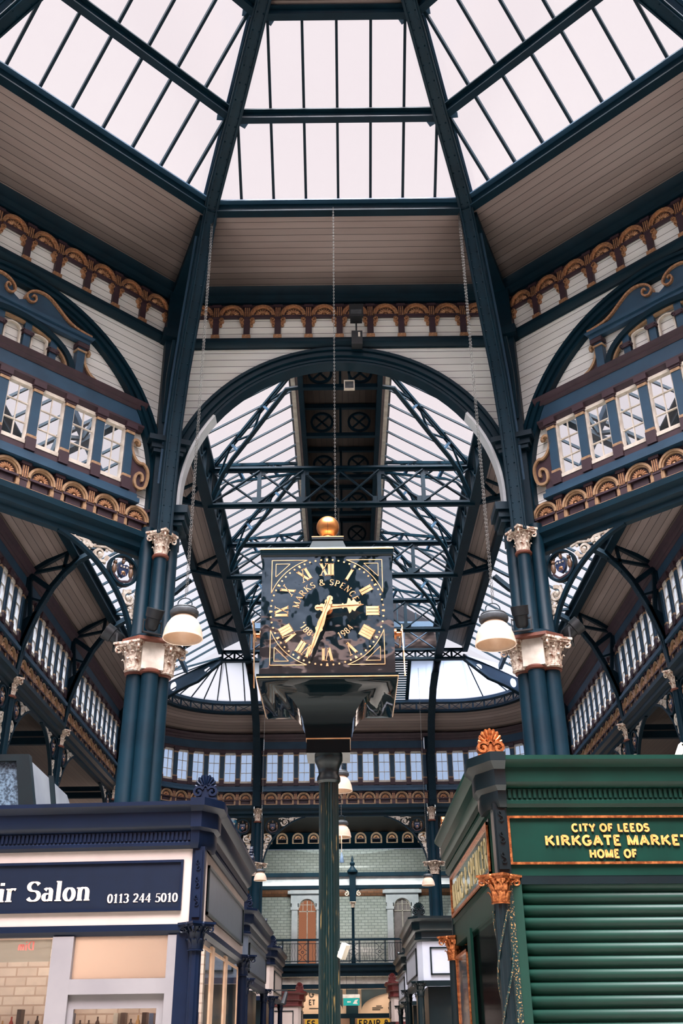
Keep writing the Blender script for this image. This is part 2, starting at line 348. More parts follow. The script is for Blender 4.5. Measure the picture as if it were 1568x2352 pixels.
def text(mb, s, fn, h, thick=0.17, thin=0.05, serif=True, track=0.06, y0=0.0, y1=0.006, xs=1.0, x0=0.0):
    """fn maps pen (x to the right, y up, metres) to the (u,z) plane of the surface"""
    x = x0
    for c in s:
        w, strokes = GL[c]
        for k in strokes:
            kind, pts = (k if isinstance(k[0], str) else ('n', k))
            if kind == 's' and not serif: continue
            if len(pts) > 1:
                n = len(pts); L = []; W_ = []
                for i, p in enumerate(pts):
                    a, b = pts[max(i-1, 0)], pts[min(i+1, n-1)]; d = math.hypot(b[0]-a[0], b[1]-a[1]) or 1
                    v = abs(b[1]-a[1])/d
                    W_.append((thick if not serif else thin if kind in 'st' else thin+(thick-thin)*v**1.3)*h)
                    L.append(((x+p[0]*xs)*h, p[1]*h))
                A = []; B = []
                for i, p in enumerate(L):
                    a, b = L[max(i-1, 0)], L[min(i+1, n-1)]; dx, dz = b[0]-a[0], b[1]-a[1]; l = math.hypot(dx, dz) or 1
                    A.append(fn(p[0]-dz/l*W_[i]/2, p[1]+dx/l*W_[i]/2)); B.append(fn(p[0]+dz/l*W_[i]/2, p[1]-dx/l*W_[i]/2))
                mb.band(A, B, y0, y1)
        x += w*xs+track
    return (x-track-x0)*h
WHITEB = paint('white_gloss_paint', (226, 230, 232), (206, 212, 216), rough=.3, scale=3)  # white fascias; also the painted-in daylight on the arch sides
# ================================================================ shared ornament meshes
def petals(mb, c, r, n=9, a0=8, a1=172, depth=0.03, start=0.32):
    for i in range(n):
        a = R(a0+(a1-a0)*i/(n-1)); M = Matrix.Rotation(-a, 3, 'Y'); k = (1+start)/2*r; w = r*math.sin(R((a1-a0)/(n-1)/2))*1.02
        mb.ball((c[0]+k*math.cos(a), c[1], c[2]+k*math.sin(a)), (r*(1-start)/2*1.05, depth, w*0.8), 7, 5, M)
    mb.ball((c[0], c[1], c[2]+0.03*r), (r*0.24, depth*1.1, r*0.2), 8, 5)
def make_shell():
    mb = MB(); petals(mb, (0, 0.03, 0), 0.15); return mb.mesh('shell', GOLD)
SHELL = make_shell()
def half(r, c=(0, 0), n=14): return arc(c[0], c[1], r, r, 0, 180, n)
def make_arch():
    mb = MB(); mb.band(half(0.238), half(0.20), 0, 0.075); mb.band(half(0.20), half(0.17), 0, 0.05)
    return mb.mesh('arch', GOLD)
ARCHM = make_arch()
def make_lower_arch():
    mb = MB(); mb.band(half(0.238), half(0.20), 0, 0.075); mb.band(half(0.20), half(0.172), 0, 0.05)
    for s in (-1, 1): mb.box(min(s*.172, s*.238), max(s*.172, s*.238), 0, .05, -.165, 0)
    mb.box(-.238, .238, 0, .045, -.195, -.165); mb.m = 1
    mb.box(-.2, .2, 0.01, .07, -.04, -.005); mb.box(-.13, .13, 0, .03, -.16, -.05); mb.prism(half(.17), 0, .012)
    return mb.mesh('niche_arch', [OCHRE, MAROON])
LARCH = make_lower_arch()
def make_tympanum():
    mb = MB(); mb.prism(half(.17), 0, .015); mb.box(-.21, .21, 0, .06, -.055, 0); return mb.mesh('arch_sill', MAROON)
TYMP = make_tympanum()
def make_pilaster(h, gold_base):
    mb = MB(); mb.box(-.058, .058, 0, .06, 0, h); mb.box(-.085, .085, 0, .085, h-.05, h); mb.box(-.07, .07, 0, .07, h-.31, h-.285)
    mb.m = 1
    for x in (-.036, 0, .036): mb.box(x-.009, x+.009, .055, .078, h-.27, h-.07)
    if gold_base: mb.box(-.078, .078, 0, .09, 0, .1); mb.box(-.066, .066, 0, .075, .1, .12)
    return mb.mesh('pilaster', [MAROON, GOLD])
PILU = make_pilaster(0.82, True); PILL = make_pilaster(0.44, False)
def make_console(s):
    mb = MB(); ribbon(mb, [(p[0]*s, p[1]) for p in spiral(.035, .04, .052, .012, 100, -360, 20)], .02, 0, .08)
    ribbon(mb, [(p[0]*s, p[1]) for p in spiral(.02, -.06, .034, .01, 60, -280, 14)], .016, 0, .06)
    mb.prism([(0, .09), (s*.05, .09), (s*.07, .02), (s*.03, -.05), (0, -.1)], 0, .045); return mb.mesh('console', GOLD)
CONS = {1: make_console(1), -1: make_console(-1)}
class Path:                                       # wall line in plan, the room on its left
    def __init__(s, segs):
        s.segs = segs; s.L = sum(g[-1] for g in segs)
    def P(s, d):
        for g in s.segs:
            if d <= g[-1]+1e-6 or g is s.segs[-1]:
                if g[0] == 'l': _, x, y, a, L = g; return x+math.cos(a)*d, y+math.sin(a)*d, a
                _, cx, cy, r, a, L = g; t = a+d/r; return cx+r*math.cos(t), cy+r*math.sin(t), t+PI/2
            d -= g[-1]
    def pts(s, a, b, step=0.35):
        out = [a]; d = 0
        for g in s.segs:
            if g[0] == 'a':
                k = int(g[-1]/step)
                for i in range(k+1):
                    q = d+g[-1]*i/k
                    if a+1e-3 < q < b-1e-3: out.append(q)
            d += g[-1]
        return [s.P(q)[:2] for q in sorted(out+[b])]
    def at(s, d, n=0.0, z=0.0):
        x, y, a = s.P(d); return (x-math.sin(a)*n, y+math.cos(a)*n, z), a
def base_of(path, a, b, z): p, _ = path.at((a+b)/2); return (p[0], p[1], z)
def prof_box(n0, n1, z0, z1): return [(n0, z0), (n1, z0), (n1, z1), (n0, z1)]
def upper_frieze(path, a, b, n, where):
    org = base_of(path, a, b, 13.17)
    t = T('shell_frieze', 'bronze shell arches on cream boards, '+where, 'frieze', org=org, group='upper shell friezes of the octagon')
    mb = MB(); mb.sweep(path.pts(a, b), prof_box(0, .02, 13.72, 14.06)); t.part('backing', mb, MAROON)
    mb = MB(); mb.sweep(path.pts(a-.1, b+.1), [(0, 14.03), (.1, 14.03), (.12, 14.09), (.2, 14.12), (.22, 14.2), (.3, 14.27), (0, 14.27)]); t.part('cornice', mb, STEELD)
    mb = MB(); mb.sweep(path.pts(a-.1, b+.1), [(0, 12.99), (.06, 12.99), (.1, 13.03), (.16, 13.05), (.16, 13.1), (.1, 13.12), (.12, 13.17), (0, 13.17)]); t.part('string_course', mb, STEEL)
    w = (b-a)/n
    for i in range(n+1):
        p, r = path.at(a+w*i); t.inst('pilaster', PILU, (p[0], p[1], 13.17), r)
        for s in (1, -1):
            if (s == 1 and i < n) or (s == -1 and i > 0):
                q, _ = path.at(a+w*i+s*.058); t.inst('console', CONS[s], (q[0], q[1], 13.60), r)
        if i < n:
            p, r = path.at(a+w*(i+.5), .02)
            t.inst('arch', ARCHM, (p[0], p[1], 13.74), r); t.inst('shell', SHELL, (p[0], p[1], 13.745), r); t.inst('arch_sill', TYMP, (p[0], p[1], 13.74), r)
    return t
def lower_frieze(path, a, b, n, where, group, sc=None):
    org = base_of(path, a, b, 8.65)
    t = T('shell_frieze', 'maroon frieze of ochre arches and bronze shells '+where, 'frieze', org=org, group=group)
    mb = MB(); mb.sweep(path.pts(a, b), prof_box(-.02, .02, 9.03, 9.52)); t.part('backing', mb, MAROON)
    mb = MB(); mb.sweep(path.pts(a, b), [(-.1, 8.62), (.02, 8.62), (.02, 8.7), (.1, 8.74), (.1, 8.84), (.18, 8.9), (.18, 9.0), (.1, 9.04), (-.1, 9.04)]); t.part('beam', mb, STEEL)
    w = (b-a)/n; k = min(1.0, w/.583)
    for i in range(n+1):
        p, r = path.at(a+w*i, .02); t.inst('pilaster', PILL, (p[0], p[1], 9.05), r, (k, 1, 1))
        if i < n:
            p, r = path.at(a+w*(i+.5), .02)
            t.inst('niche_arch', LARCH, (p[0], p[1], 9.24), r, (k, 1, 1)); t.inst('shell', SHELL, (p[0], p[1], 9.245), r, (k*.93, 1, .93))
    return t
def make_screen_pilaster(h):
    mb = MB(); mb.box(-.075, .075, 0, .07, .12, h); mb.m = 1; mb.box(-.085, .085, 0, .09, 0, .22); mb.box(-.11, .11, 0, .11, h-.1, h); mb.box(-.09, .09, 0, .09, h-.14, h-.1)
    mb.m = 2; mb.box(-.08, .08, 0, .082, .22, .27); mb.box(-.08, .08, 0, .082, h-.2, h-.15); return mb.mesh('pilaster', [BLUE, MAROON, OCHRE])
SPIL = make_screen_pilaster(1.27)
def make_window(w, h, nm=1, nr=2):
    f = MB()
    f.box(-w/2-.025, -w/2+.012, -.05, .03, 0, h); f.box(w/2-.012, w/2+.025, -.05, .03, 0, h); f.box(-w/2-.03, w/2+.03, -.05, .05, -.02, .045)
    f.box(-w/2-.03, w/2+.03, -.05, .04, h-.04, h+.02)
    m = MB(); m.box(-.008, .008, -.02, .01, .03, h-.03)
    for i in range(1, nr+1): z = h*i/(nr+1); m.box(-w/2+.02, w/2-.02, -.02, .014, z-.009, z+.009)
    g = MB(); g.box(-w/2+.01, w/2-.01, -.012, -.006, .02, h-.02)
    return f, m, g
_wcache = {}
def window(path, d, w, h, z, gl, rows=2):
    key = (round(w, 3), round(h, 3), gl.name, rows)
    if key not in _wcache:
        f, m, g = make_window(w, h, 1, rows); _wcache[key] = (f.mesh('window_frame', CREAM), m.mesh('muntins', CREAM), g.mesh('pane', gl))
    WIN[0] += 1; p, r = path.at(d); me = _wcache[key]
    o = link('window_%d' % WIN[0], me[0], None, (p[0], p[1], z), r); o['kind'] = 'structure'
    for nm_, m_ in (('muntins', me[1]), ('pane', me[2])): link(nm_, m_, o)
    return o
def clerestory(path, a, b, n, wa, wb, where, gl, group, ends=True):
    """window band: sill and fascia run a..b, n windows between wa and wb"""
    org = base_of(path, a, b, 9.5)
    t = T('window_screen', 'blue and maroon frame of the window row '+where, 'window screen', org=org, group=group)
    P = path.pts(a, b)
    mb = MB(); mb.sweep(P, [(-.08, 10.93), (.03, 10.93), (.05, 10.97), (.09, 11.0), (.09, 11.04), (-.08, 11.04)]); mb.sweep(P, [(-.08, 11.32), (.06, 11.32), (.1, 11.36), (.1, 11.39), (.14, 11.42), (.16, 11.47), (-.08, 11.47)]); t.part('cornice', mb, MAROON)
    mb = MB(); mb.sweep(P, prof_box(-.08, .05, 11.04, 11.32)); t.part('fascia', mb, BLUE)
    mb = MB(); mb.sweep(P, prof_box(-.08, .04, 9.70, 9.83)); t.part('sill', mb, MAROON)
    mb = MB(); mb.sweep(P, [(-.08, 9.5), (.16, 9.5), (.16, 9.58), (.07, 9.62), (.07, 9.70), (-.08, 9.70)]); t.part('lower_band', mb, BLUE)
    w = (wb-wa)/n
    for i in range(n+1):
        p, r = path.at(wa+w*i); t.inst('pilaster', SPIL, (p[0], p[1], 9.72), r, (min(1, w/.583), 1, 1))
        if i < n: window(path, wa+w*(i+.5), w-.185, 1.06, 9.84, gl)
    mb = MB(); mb.sweep(path.pts(wa, wb), prof_box(-.06, .02, 10.9, 10.95)); t.part('head_rail', mb, CREAM)
    return t
# ================================================================ the octagon
CX, CY = 0.0, 7.5
FF, FL, FR = (3.1, 15.0, PI), (-3.1, 15.0, R(225)), (7.484, 10.616, R(135))
pF, pL, pR = [Path([('l', f[0], f[1], f[2], 6.2)]) for f in (FF, FL, FR)]
ARC_Z, ARC_R = 9.87, 3.06
def wall_face(name, F, closed):
    mb = MB(); n = 40
    Q = []
    def q(*a): Q.append(a)
    q((0, 12.98), (6.2, 12.98), (6.2, 14.35), (0, 14.35))
    A = arc(3.1, ARC_Z, 2.95, 2.95, 180, 0, n)
    for (u0, z0), (u1, z1) in zip(A, A[1:]): q((u0, z0), (u1, z1), (u1, 13.0), (u0, 13.0))
    for u0, u1 in ((0, .16), (6.04, 6.2)): q((u0, 9.0), (u1, 9.0), (u1, 13.0), (u0, 13.0))
    slab(mb, Q, 0, .1); return struct(name, mb, PLANKWALL, F)
for nm, F, cl in (('wall_rear', (-3.1, 0.0, 0.0), 0), ('wall_rear_left', (-7.484, 4.384, R(-45)), 0), ('wall_rear_right', (3.1, 0.0, R(45)), 0), ('wall_front', FF, 0), ('wall_left', FL, 1), ('wall_right', FR, 1)): wall_face(nm, F, cl)
def archivolt(F, where):
    mb = MB()
    for r0, r1, y1 in ((3.07, 3.01, .13), (3.01, 2.95, .09), (2.95, 2.89, .12), (2.89, 2.82, .07)):
        A = [(3.1+r0, 9.0)]+arc(3.1, ARC_Z, r0, r0, 0, 180, 44)+[(3.1-r0, 9.0)]; B = [(3.1+r1, 9.0)]+arc(3.1, ARC_Z, r1, r1, 0, 180, 44)+[(3.1-r1, 9.0)]
        mb.band(A, B, -.06, y1)
    return mb, where
for F, lab, path in ((FF, 'round moulded steel arch opening to the long hall behind the clock', pF), (FL, 'round moulded steel arch around the left pediment and windows', pL), (FR, 'round moulded steel arch around the right pediment and windows', pR)):
    mb, _ = archivolt(F, lab)
    t = T('arch_moulding', lab, 'arch', F, (3.1, 0, 9.0), 'arch mouldings of the octagon'); t.part('archivolt', mb, STEEL)
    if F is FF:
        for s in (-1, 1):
            for pn, a0, a1, m_, lb in (('lit_jamb_lining', 0, 36, WHITEB, 'side lining of the arch, daylight painted in as a paler colour'), ('shaded_crown_lining', 36, 90, STEEL, None)):  # one lining: daylight painted pale on the sides, shade painted dark on the crown
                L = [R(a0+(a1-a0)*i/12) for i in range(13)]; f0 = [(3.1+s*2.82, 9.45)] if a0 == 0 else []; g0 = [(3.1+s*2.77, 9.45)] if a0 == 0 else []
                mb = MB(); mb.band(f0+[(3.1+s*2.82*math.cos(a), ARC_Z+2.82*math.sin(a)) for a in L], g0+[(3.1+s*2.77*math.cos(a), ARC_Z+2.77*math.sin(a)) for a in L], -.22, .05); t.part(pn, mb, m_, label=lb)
        for s in (-1, 1):
            mb = MB(); c = 3.1+s*2.82
            for i, (w, z0, z1) in enumerate(((.15, 9.22, 9.3), (.19, 9.3, 9.42), (.24, 9.42, 9.56))): mb.box(c-w, c+w, -.3, w+.05, z0, z1)
            mb.box(c-.06, c+.06, -.2, .12, 8.9, 9.22); t.part('impost', mb, STEEL)
upper_frieze(pF, .185, 6.015, 10, 'front wall above the tall open arch')
upper_frieze(pL, .185, 6.015, 10, 'left wall under the ceiling')
upper_frieze(pR, .185, 6.015, 10, 'right wall under the ceiling')
def tympanum(F, path, side):
    # boards of the blind arch, around the window band
    mb = MB(); zb = 11.4
    Q = []
    def q(*a): Q.append(a)
    us = [.2+5.8*i/40 for i in range(41)]
    top = lambda u: ARC_Z+math.sqrt(max(0, 2.92**2-(u-3.1)**2))
    for a, b in zip(us, us[1:]):
        if min(top(a), top(b)) > zb: q((a, zb), (b, zb), (b, top(b)), (a, top(a)))
    for u0, u1 in ((.14, .72), (5.48, 6.06)): q((u0, 9.5), (u1, 9.5), (u1, 11.45), (u0, 11.45))
    slab(mb, Q, -.05, .05); struct('wall_tympanum_%s' % side, mb, PLANKWALL, F)
    clerestory(path, .52, 5.68, 8, .765, 5.435, 'in the blind arch, %s octagon wall' % side, WINGLASS, 'window screens in the octagon')
    lower_frieze(path, .2, 6.03, 10, 'below the windows of the %s octagon wall' % side, 'lower shell friezes of the octagon')
    g = 'pediments in the octagon arches'
    t = T('pediment', 'blue swan neck pediment with bronze scrolls on the %s wall' % side, 'pediment', F, (3.1, 0, 11.47), g)
    mb = MB(); mb.band([(1.75, 12.2), (4.45, 12.2)], [(1.75, 12.12), (4.45, 12.12)], 0, .1); mb.band([(1.68, 12.27), (4.52, 12.27)], [(1.72, 12.2), (4.48, 12.2)], 0, .14); t.part('cornice', mb, BLUE)
    for s in (-1, 1):
        f = lambda p: (3.1+s*p[0], p[1])
        def smooth(L, m=4):
            o_ = []
            for i in range(len(L)-1):
                p0, p1, p2, p3 = L[max(i-1, 0)], L[i], L[i+1], L[min(i+2, len(L)-1)]
                for k in range(m): u = k/m; o_.append(tuple(.5*(2*p1[j]+(p2[j]-p0[j])*u+(2*p0[j]-5*p1[j]+4*p2[j]-p3[j])*u*u+(3*p1[j]-p0[j]-3*p2[j]+p3[j])*u**3) for j in (0, 1)))
            return o_+[L[-1]]
        cv = smooth([(1.36, 12.29), (1.19, 12.3), (1.02, 12.33), (.87, 12.4), (.71, 12.52), (.54, 12.64), (.41, 12.68), (.29, 12.67), (.19, 12.62), (.12, 12.54), (.11, 12.46), (.16, 12.40), (.23, 12.41), (.27, 12.47), (.26, 12.54), (.22, 12.55), (.2, 12.51)])
        mb = MB(); ribbon(mb, [f(p) for p in cv], [.045*(1-.45*i/len(cv)) for i in range(len(cv))], 0, .13); t.part('swan_neck', mb, GOLD, label='bronze scrolled swan neck')
        mb = MB(); mb.prism([f(p) for p in [(1.36, 12.25)]+cv[:34]+[(.1, 12.42), (0, 12.36), (0, 12.25)]], 0, .08); t.part('pediment_panel', mb, BLUE)
        mb = MB(); mb.box(*sorted((3.1+s*1.13, 3.1+s*1.27)), 0, .12, 11.47, 12.06); mb.m = 1; mb.box(*sorted((3.1+s*1.1, 3.1+s*1.32)), 0, .16, 11.98, 12.06); mb.m = 2; mb.box(*sorted((3.1+s*1.11, 3.1+s*1.29)), 0, .14, 11.9, 11.93); t.part('pilaster', mb, [BLUE, MAROON, OCHRE])
        c2 = smooth([(1.38, 11.95), (1.35, 12.0), (1.3, 11.98), (1.28, 11.9), (1.29, 11.8), (1.33, 11.69), (1.43, 11.57), (1.56, 11.5), (1.66, 11.47)])
        mb = MB(); ribbon(mb, [f(p) for p in c2], .045, 0, .09); mb.ball((f((1.37, 11.94))[0], .05, 11.94), (.035, .05, .035), 10, 6); mb.m = 1; mb.prism([f(p) for p in [(1.2, 11.47), (1.2, 11.9)]+c2[14:]], 0, .05); t.part('side_volute', mb, [OCHRE, MAROON])
    mb = MB(); A = arc(3.1, 11.47, 1.12, .66, 0, 180, 24); B = arc(3.1, 11.47, 1.02, .56, 0, 180, 24); mb.band(A, B, 0, .12); t.part('small_arch', mb, STEEL)
    mb = MB(); mb.band(B, arc(3.1, 11.47, .98, .52, 0, 180, 24), 0, .06); t.part('arch_trim', mb, OCHRE)
    for x in (-.72, -.24, .24, .72):
        mb = MB(); h = 11.47+.55*math.sqrt(1-(x/1.1)**2); mb.box(3.1+x-.06, 3.1+x+.06, 0, .07, 11.47, h); mb.m = 1; mb.box(3.1+x-.075, 3.1+x+.075, 0, .1, h-.24, h-.16)
        for e in (-1, 1): ribbon(mb, spiral(3.1+x+e*.075, h-.2, .035, .01, 0, 360*e, 10), .014, 0, .11)
        t.part('colonnette', mb, [BLUE, MAROON])
    for x in (-.48, 0, .48):
        mb = MB(); r_ = .15
        A = [(3.1+x-r_, 11.49), (3.1+x-r_, 11.84)]+arc(3.1+x, 11.84, r_, .06 if x else .1, 180, 0, 10)+[(3.1+x+r_, 11.49)]
        B = [(p[0]*1+(3.1+x-p[0])*.2, p[1]-(.02 if p[1] > 11.6 else 0)) for p in A]; mb.band(A, B, -.02, .04); t.part('panel_moulding', mb, CREAM)
    for s in (-1, 1):
        v = T('volute_bracket', 'ochre S-scroll volute at the %s end of the %s window row' % ('outer' if s > 0 else 'inner', side) if side == 'left' else 'ochre S-scroll volute at the %s end of the %s window row' % ('inner' if s > 0 else 'outer', side), 'bracket', F, (3.1+s*2.5, 0, 9.83), 'volutes beside the window rows')
        # u grows to the viewer's left; mirror the outline for each end
        f = lambda p: (3.1+s*p[0], p[1])
        sc = [(2.55, 10.66), (2.51, 10.72), (2.45, 10.72), (2.4, 10.66), (2.40, 10.55), (2.44, 10.43), (2.51, 10.34), (2.59, 10.31), (2.66, 10.32), (2.735, 10.25), (2.765, 10.14), (2.75, 9.99), (2.71, 9.88), (2.62, 9.83), (2.54, 9.85), (2.51, 9.94), (2.53, 10.06), (2.59, 10.12), (2.65, 10.1), (2.66, 10.01), (2.62, 9.98)]
        cs = []
        for i in range(len(sc)-1):
            p0, p1, p2, p3 = sc[max(i-1, 0)], sc[i], sc[i+1], sc[min(i+2, len(sc)-1)]
            for k in range(4): u = k/4; cs.append(tuple(.5*(2*p1[j]+(p2[j]-p0[j])*u+(2*p0[j]-5*p1[j]+4*p2[j]-p3[j])*u*u+(3*p1[j]-p0[j]-3*p2[j]+p3[j])*u**3) for j in (0, 1)))
        mb = MB(); ribbon(mb, [f(p) for p in cs], .045, -.02, .07); mb.ball((f((2.54, 10.66))[0], .04, 10.66), (.035, .04, .035), 10, 6); v.part('scroll', mb, OCHRE)
        mb = MB(); mb.prism([f(p) for p in [(2.34, 9.81), (2.34, 10.55)]+cs[18:56]+[(2.6, 9.81)]], -.03, .03); v.part('backing', mb, MAROON)
tympanum(FL, pL, 'left'); tympanum(FR, pR, 'right')
# ceiling of sloping boards between the walls and the ring beam
def oct(r, z, k): a = R(22.5+45*k); return Vector((CX+r*math.sin(a), CY+r*math.cos(a), z))
RW, RR, RZ0, RZ1 = 8.1, 5.86, 14.3, 14.42
for i, (k, nm) in enumerate(((-2, 'left'), (-1, 'front'), (0, 'right'), (-3, 'far_left'), (1, 'far_right'))):
    mb = MB(); a, b, c, d = oct(RW, RZ0, k), oct(RW, RZ0, k+1), oct(RR, RZ1, k+1), oct(RR, RZ1, k)
    n = 2.02; ea = ((a-b).length-(d-c).length)/2; L = (a-b).length
    mb.quad(a, b, c, d, uv=((0, 0), (L, 0), (L-ea, n), (ea, n)))
    o = struct('ceiling_%s' % nm, mb, PLANKCEIL); md = o.modifiers.new('depth', 'SOLIDIFY'); md.thickness = 0.05; md.offset = 1
def rim(t, name, r, z, k, w, h, mat, ext=0.0):
    a, b = oct(r, z, k), oct(r, z, k+1); mb = MB(); c = Vector((CX, CY, z)); mid = (a+b)/2; n = (c-mid).normalized()
    mb.bar(a+(a-b).normalized()*ext, b+(b-a).normalized()*ext, w, h); return mb
names = {-2: 'left', -1: 'front', 0: 'right', -3: 'far left', 1: 'far right'}
ROOF = [(5.86, 14.5), (4.62, 15.42), (3.30, 16.42), (0.5, 18.5)]
for k in (-3, -2, -1, 0, 1):
    a, b = oct(RR, 14.42, k), oct(RR, 14.42, k+1); org = tuple((a+b)/2)
    t = T('ring_beam', 'riveted steel ring beam along the lower edge of the %s roof glazing' % names[k], 'beam', org=org, group='ring beams of the glass dome')
    mb = rim(t, '', RR, 14.44, k, .08, .17, STEEL); t.part('web', mb, STEEL)
    mb = rim(t, '', RR-.06, 14.54, k, .16, .025, STEEL); t.part('top_flange', mb, BLUE)
    mb = rim(t, '', RR, 14.35, k, .16, .025, STEEL); t.part('bottom_flange', mb, STEELD)
    for j, (r_, z_) in enumerate(((4.62, 15.44), (3.30, 16.42))):
        if j == 1 and k in (-3, 1): continue
        a, b = oct(r_, z_, k), oct(r_, z_, k+1)
        t = T('purlin', '%s steel purlin crossing the %s roof glazing' % (('lower', 'upper')[j], names[k]), 'purlin', org=tuple((a+b)/2), group='purlins of the glass dome')
        mb = rim(t, '', r_, z_-.01, k, .07, .13, STEEL); t.part('web', mb, STEEL)
        mb = rim(t, '', r_-.04, z_+.05, k, .14, .025, STEEL); t.part('top_flange', mb, STEELD); mb = rim(t, '', r_+.01, z_-.085, k, .13, .025, STEEL); t.part('bottom_flange', mb, STEELD)
    # glazing: bars and panes of the two glazed tiers
    t = T('roof_light', 'pale glazed slope of the dome, %s sector between two ribs' % names[k], 'skylight', org=tuple(oct(RR, 14.56, k).lerp(oct(RR, 14.56, k+1), .5)), group='glazed slopes of the dome')
    for (r0, z0), (r1, z1), tier in ((ROOF[0], ROOF[1], 0), (ROOF[1], ROOF[2], 1)):
        if tier == 1 and k in (-3, 1): continue
        a, b, d, c = oct(r0, z0+.09, k), oct(r0, z0+.09, k+1), oct(r1, z1+.09, k), oct(r1, z1+.09, k+1)
        mid0, mid1 = (a+b)/2, (c+d)/2; e_ = (b-a).normalized(); w0 = (b-a).length/2; w1 = (c-d).length/2
        nrm = e_.cross(mid1-mid0).normalized(); nrm = nrm if nrm.z > 0 else -nrm
        xs = [-w0]+[i*.565 for i in range(-3, 4) if abs(i*.565) < w0-.05]+[w0]
        def up(x): return 1.0 if abs(x) <= w1 else max(0.0, (w0-abs(x))/(w0-w1))
        for x0, x1 in zip(xs, xs[1:]):
            pts = [mid0+e_*x0, mid0+e_*x1, mid0+e_*x1+(mid1-mid0)*up(x1), mid0+e_*x0+(mid1-mid0)*up(x0)]
            if (up(x0) < 1) != (up(x1) < 1): pts.insert(3, mid1+e_*(w1 if x1 > 0 else -w1))
            q = []
            for p in pts:
                if not q or (p-q[-1]).length > 1e-4: q.append(p)
            mb = MB(); n_ = len(q); i0 = mb.add([p+nrm*.03 for p in q]); mb.face(range(i0, i0+n_)); i1 = mb.add([p+nrm*.04 for p in q]); mb.face(range(i1+n_-1, i1-1, -1))
            for j in range(n_): l = (j+1) % n_; mb.face((i0+j, i1+j, i1+l, i0+l))
            t.part('pane', mb, SKYGLASS, smooth=0)
        for x in xs[1:-1]:
            p, q = mid0+e_*x, mid0+e_*x+(mid1-mid0)*up(x)
            mb = MB(); mb.bar(p, q, .045, .07, nrm); t.part('glazing_bar', mb, STEELD)
cap = MB()
for k in range(-3, 2):
    a, b, c, d = oct(3.32, 16.5, k), oct(3.32, 16.5, k+1), oct(.4, 18.6, k+1), oct(.4, 18.6, k)
    cap.quad(a, b, c, d, uv=((0, 0), (2.6, 0), (1.4, 3.6), (1.2, 3.6)))
o = struct('ceiling_cap', cap, PLANKCEIL); md = o.modifiers.new('depth', 'SOLIDIFY'); md.thickness = 0.05; md.offset = 1
# ribs: riveted lattice legs rising from the columns and leaning in to the dome
def rib(k, label, rivets=True):
    ang = R(22.5+45*k); e_ = Vector((math.sin(ang), math.cos(ang), 0)); tang = Vector((e_.y, -e_.x, 0)); c = Vector((CX, CY, 0))
    P = lambda r, z: c+e_*r+Zv*z
    inn = [(7.56, 8.9), (7.5, 9.9), (7.36, 10.9), (7.1, 11.75), (6.72, 12.45), (6.32, 13.2), (6.0, 13.95), (5.72, 14.5), (4.48, 15.36), (3.16, 16.36), (.5, 18.4)]
    out = [(7.9, 8.9), (7.86, 9.9), (7.72, 10.9), (7.46, 11.85), (7.1, 12.7), (6.72, 13.45), (6.36, 14.15), (6.02, 14.72), (4.72, 15.66), (3.40, 16.66), (.5, 18.8)]
    t = T('dome_rib', label, 'rib', org=tuple(P(7.7, 8.9)), group='steel ribs of the dome')
    mb = MB(); mb.path([P(*p) for p in inn], .25, .025, e_); t.part('inner_flange', mb, STEEL)
    for s in (-1, 1):
        mb = MB(); mb.path([P(*p)+tang*s*.085 for p in inn], .02, .12, e_); mb.path([P(*p)+tang*s*.085 for p in out], .02, .1, e_); t.part('angle_bar', mb, STEEL)
    mb = MB(); mb.path([P(*p) for p in out], .26, .02, e_); t.part('outer_flange', mb, BLUE)
    mb = MB()
    for i in range(len(inn)-1):
        for j in range(3 if i < 9 else 4):
            n = 3 if i < 9 else 4; f = lambda L, u: P(L[i][0]+(L[i+1][0]-L[i][0])*u, L[i][1]+(L[i+1][1]-L[i][1])*u)
            u0, u1 = j/n, (j+1)/n
            A, B = (f(inn, u0), f(out, u1)) if j % 2 else (f(out, u0), f(inn, u1))
            mb.bar(A, B, .02, .05, tang)
    t.part('lattice', mb, STEEL)
    if rivets:
        mb = MB()
        for (a, b) in zip(inn[:-1], inn[1:]):
            A, B = P(*a), P(*b); L = (B-A).length; n = int(L/.13); nr = (B-A).cross(tang).normalized(); nr = nr if nr.dot(e_) < 0 or nr.z < 0 else -nr
            for i in range(n):
                for s in (-1, 1): mb.rivet(A.lerp(B, (i+.5)/n)+tang*s*(.05 if i % 2 else .07)+nr*.012, nr, .016)
        t.part('rivets', mb, STEEL)
    mb = MB(); a, b = P(8.0, 14.2), P(5.95, 14.34); mb.bar(a, b, .3, .22); t.part('hip_beam', mb, STEELD)
    for z in (14.5, 15.36, 16.36):
        i = [q[1] for q in inn].index(z); mb = MB(); a = P(*inn[i])
        for s in (-1, 1): mb.bar(P(inn[i][0]+.16, z+.05)+tang*s*.04, P(inn[i][0]+.2, z+.02)+tang*s*.26, .12, .015)
        t.part('gusset', mb, BLUE)
    return t
rib(-1, 'left riveted steel rib leaning in over the long hanging chain of the left lamp')
rib(0, 'right riveted steel rib leaning in over the hanging chain of the right lamp')
rib(-2, 'steel rib crossing the top left corner of the dome', True); rib(1, 'steel rib crossing the top right corner of the dome', True)
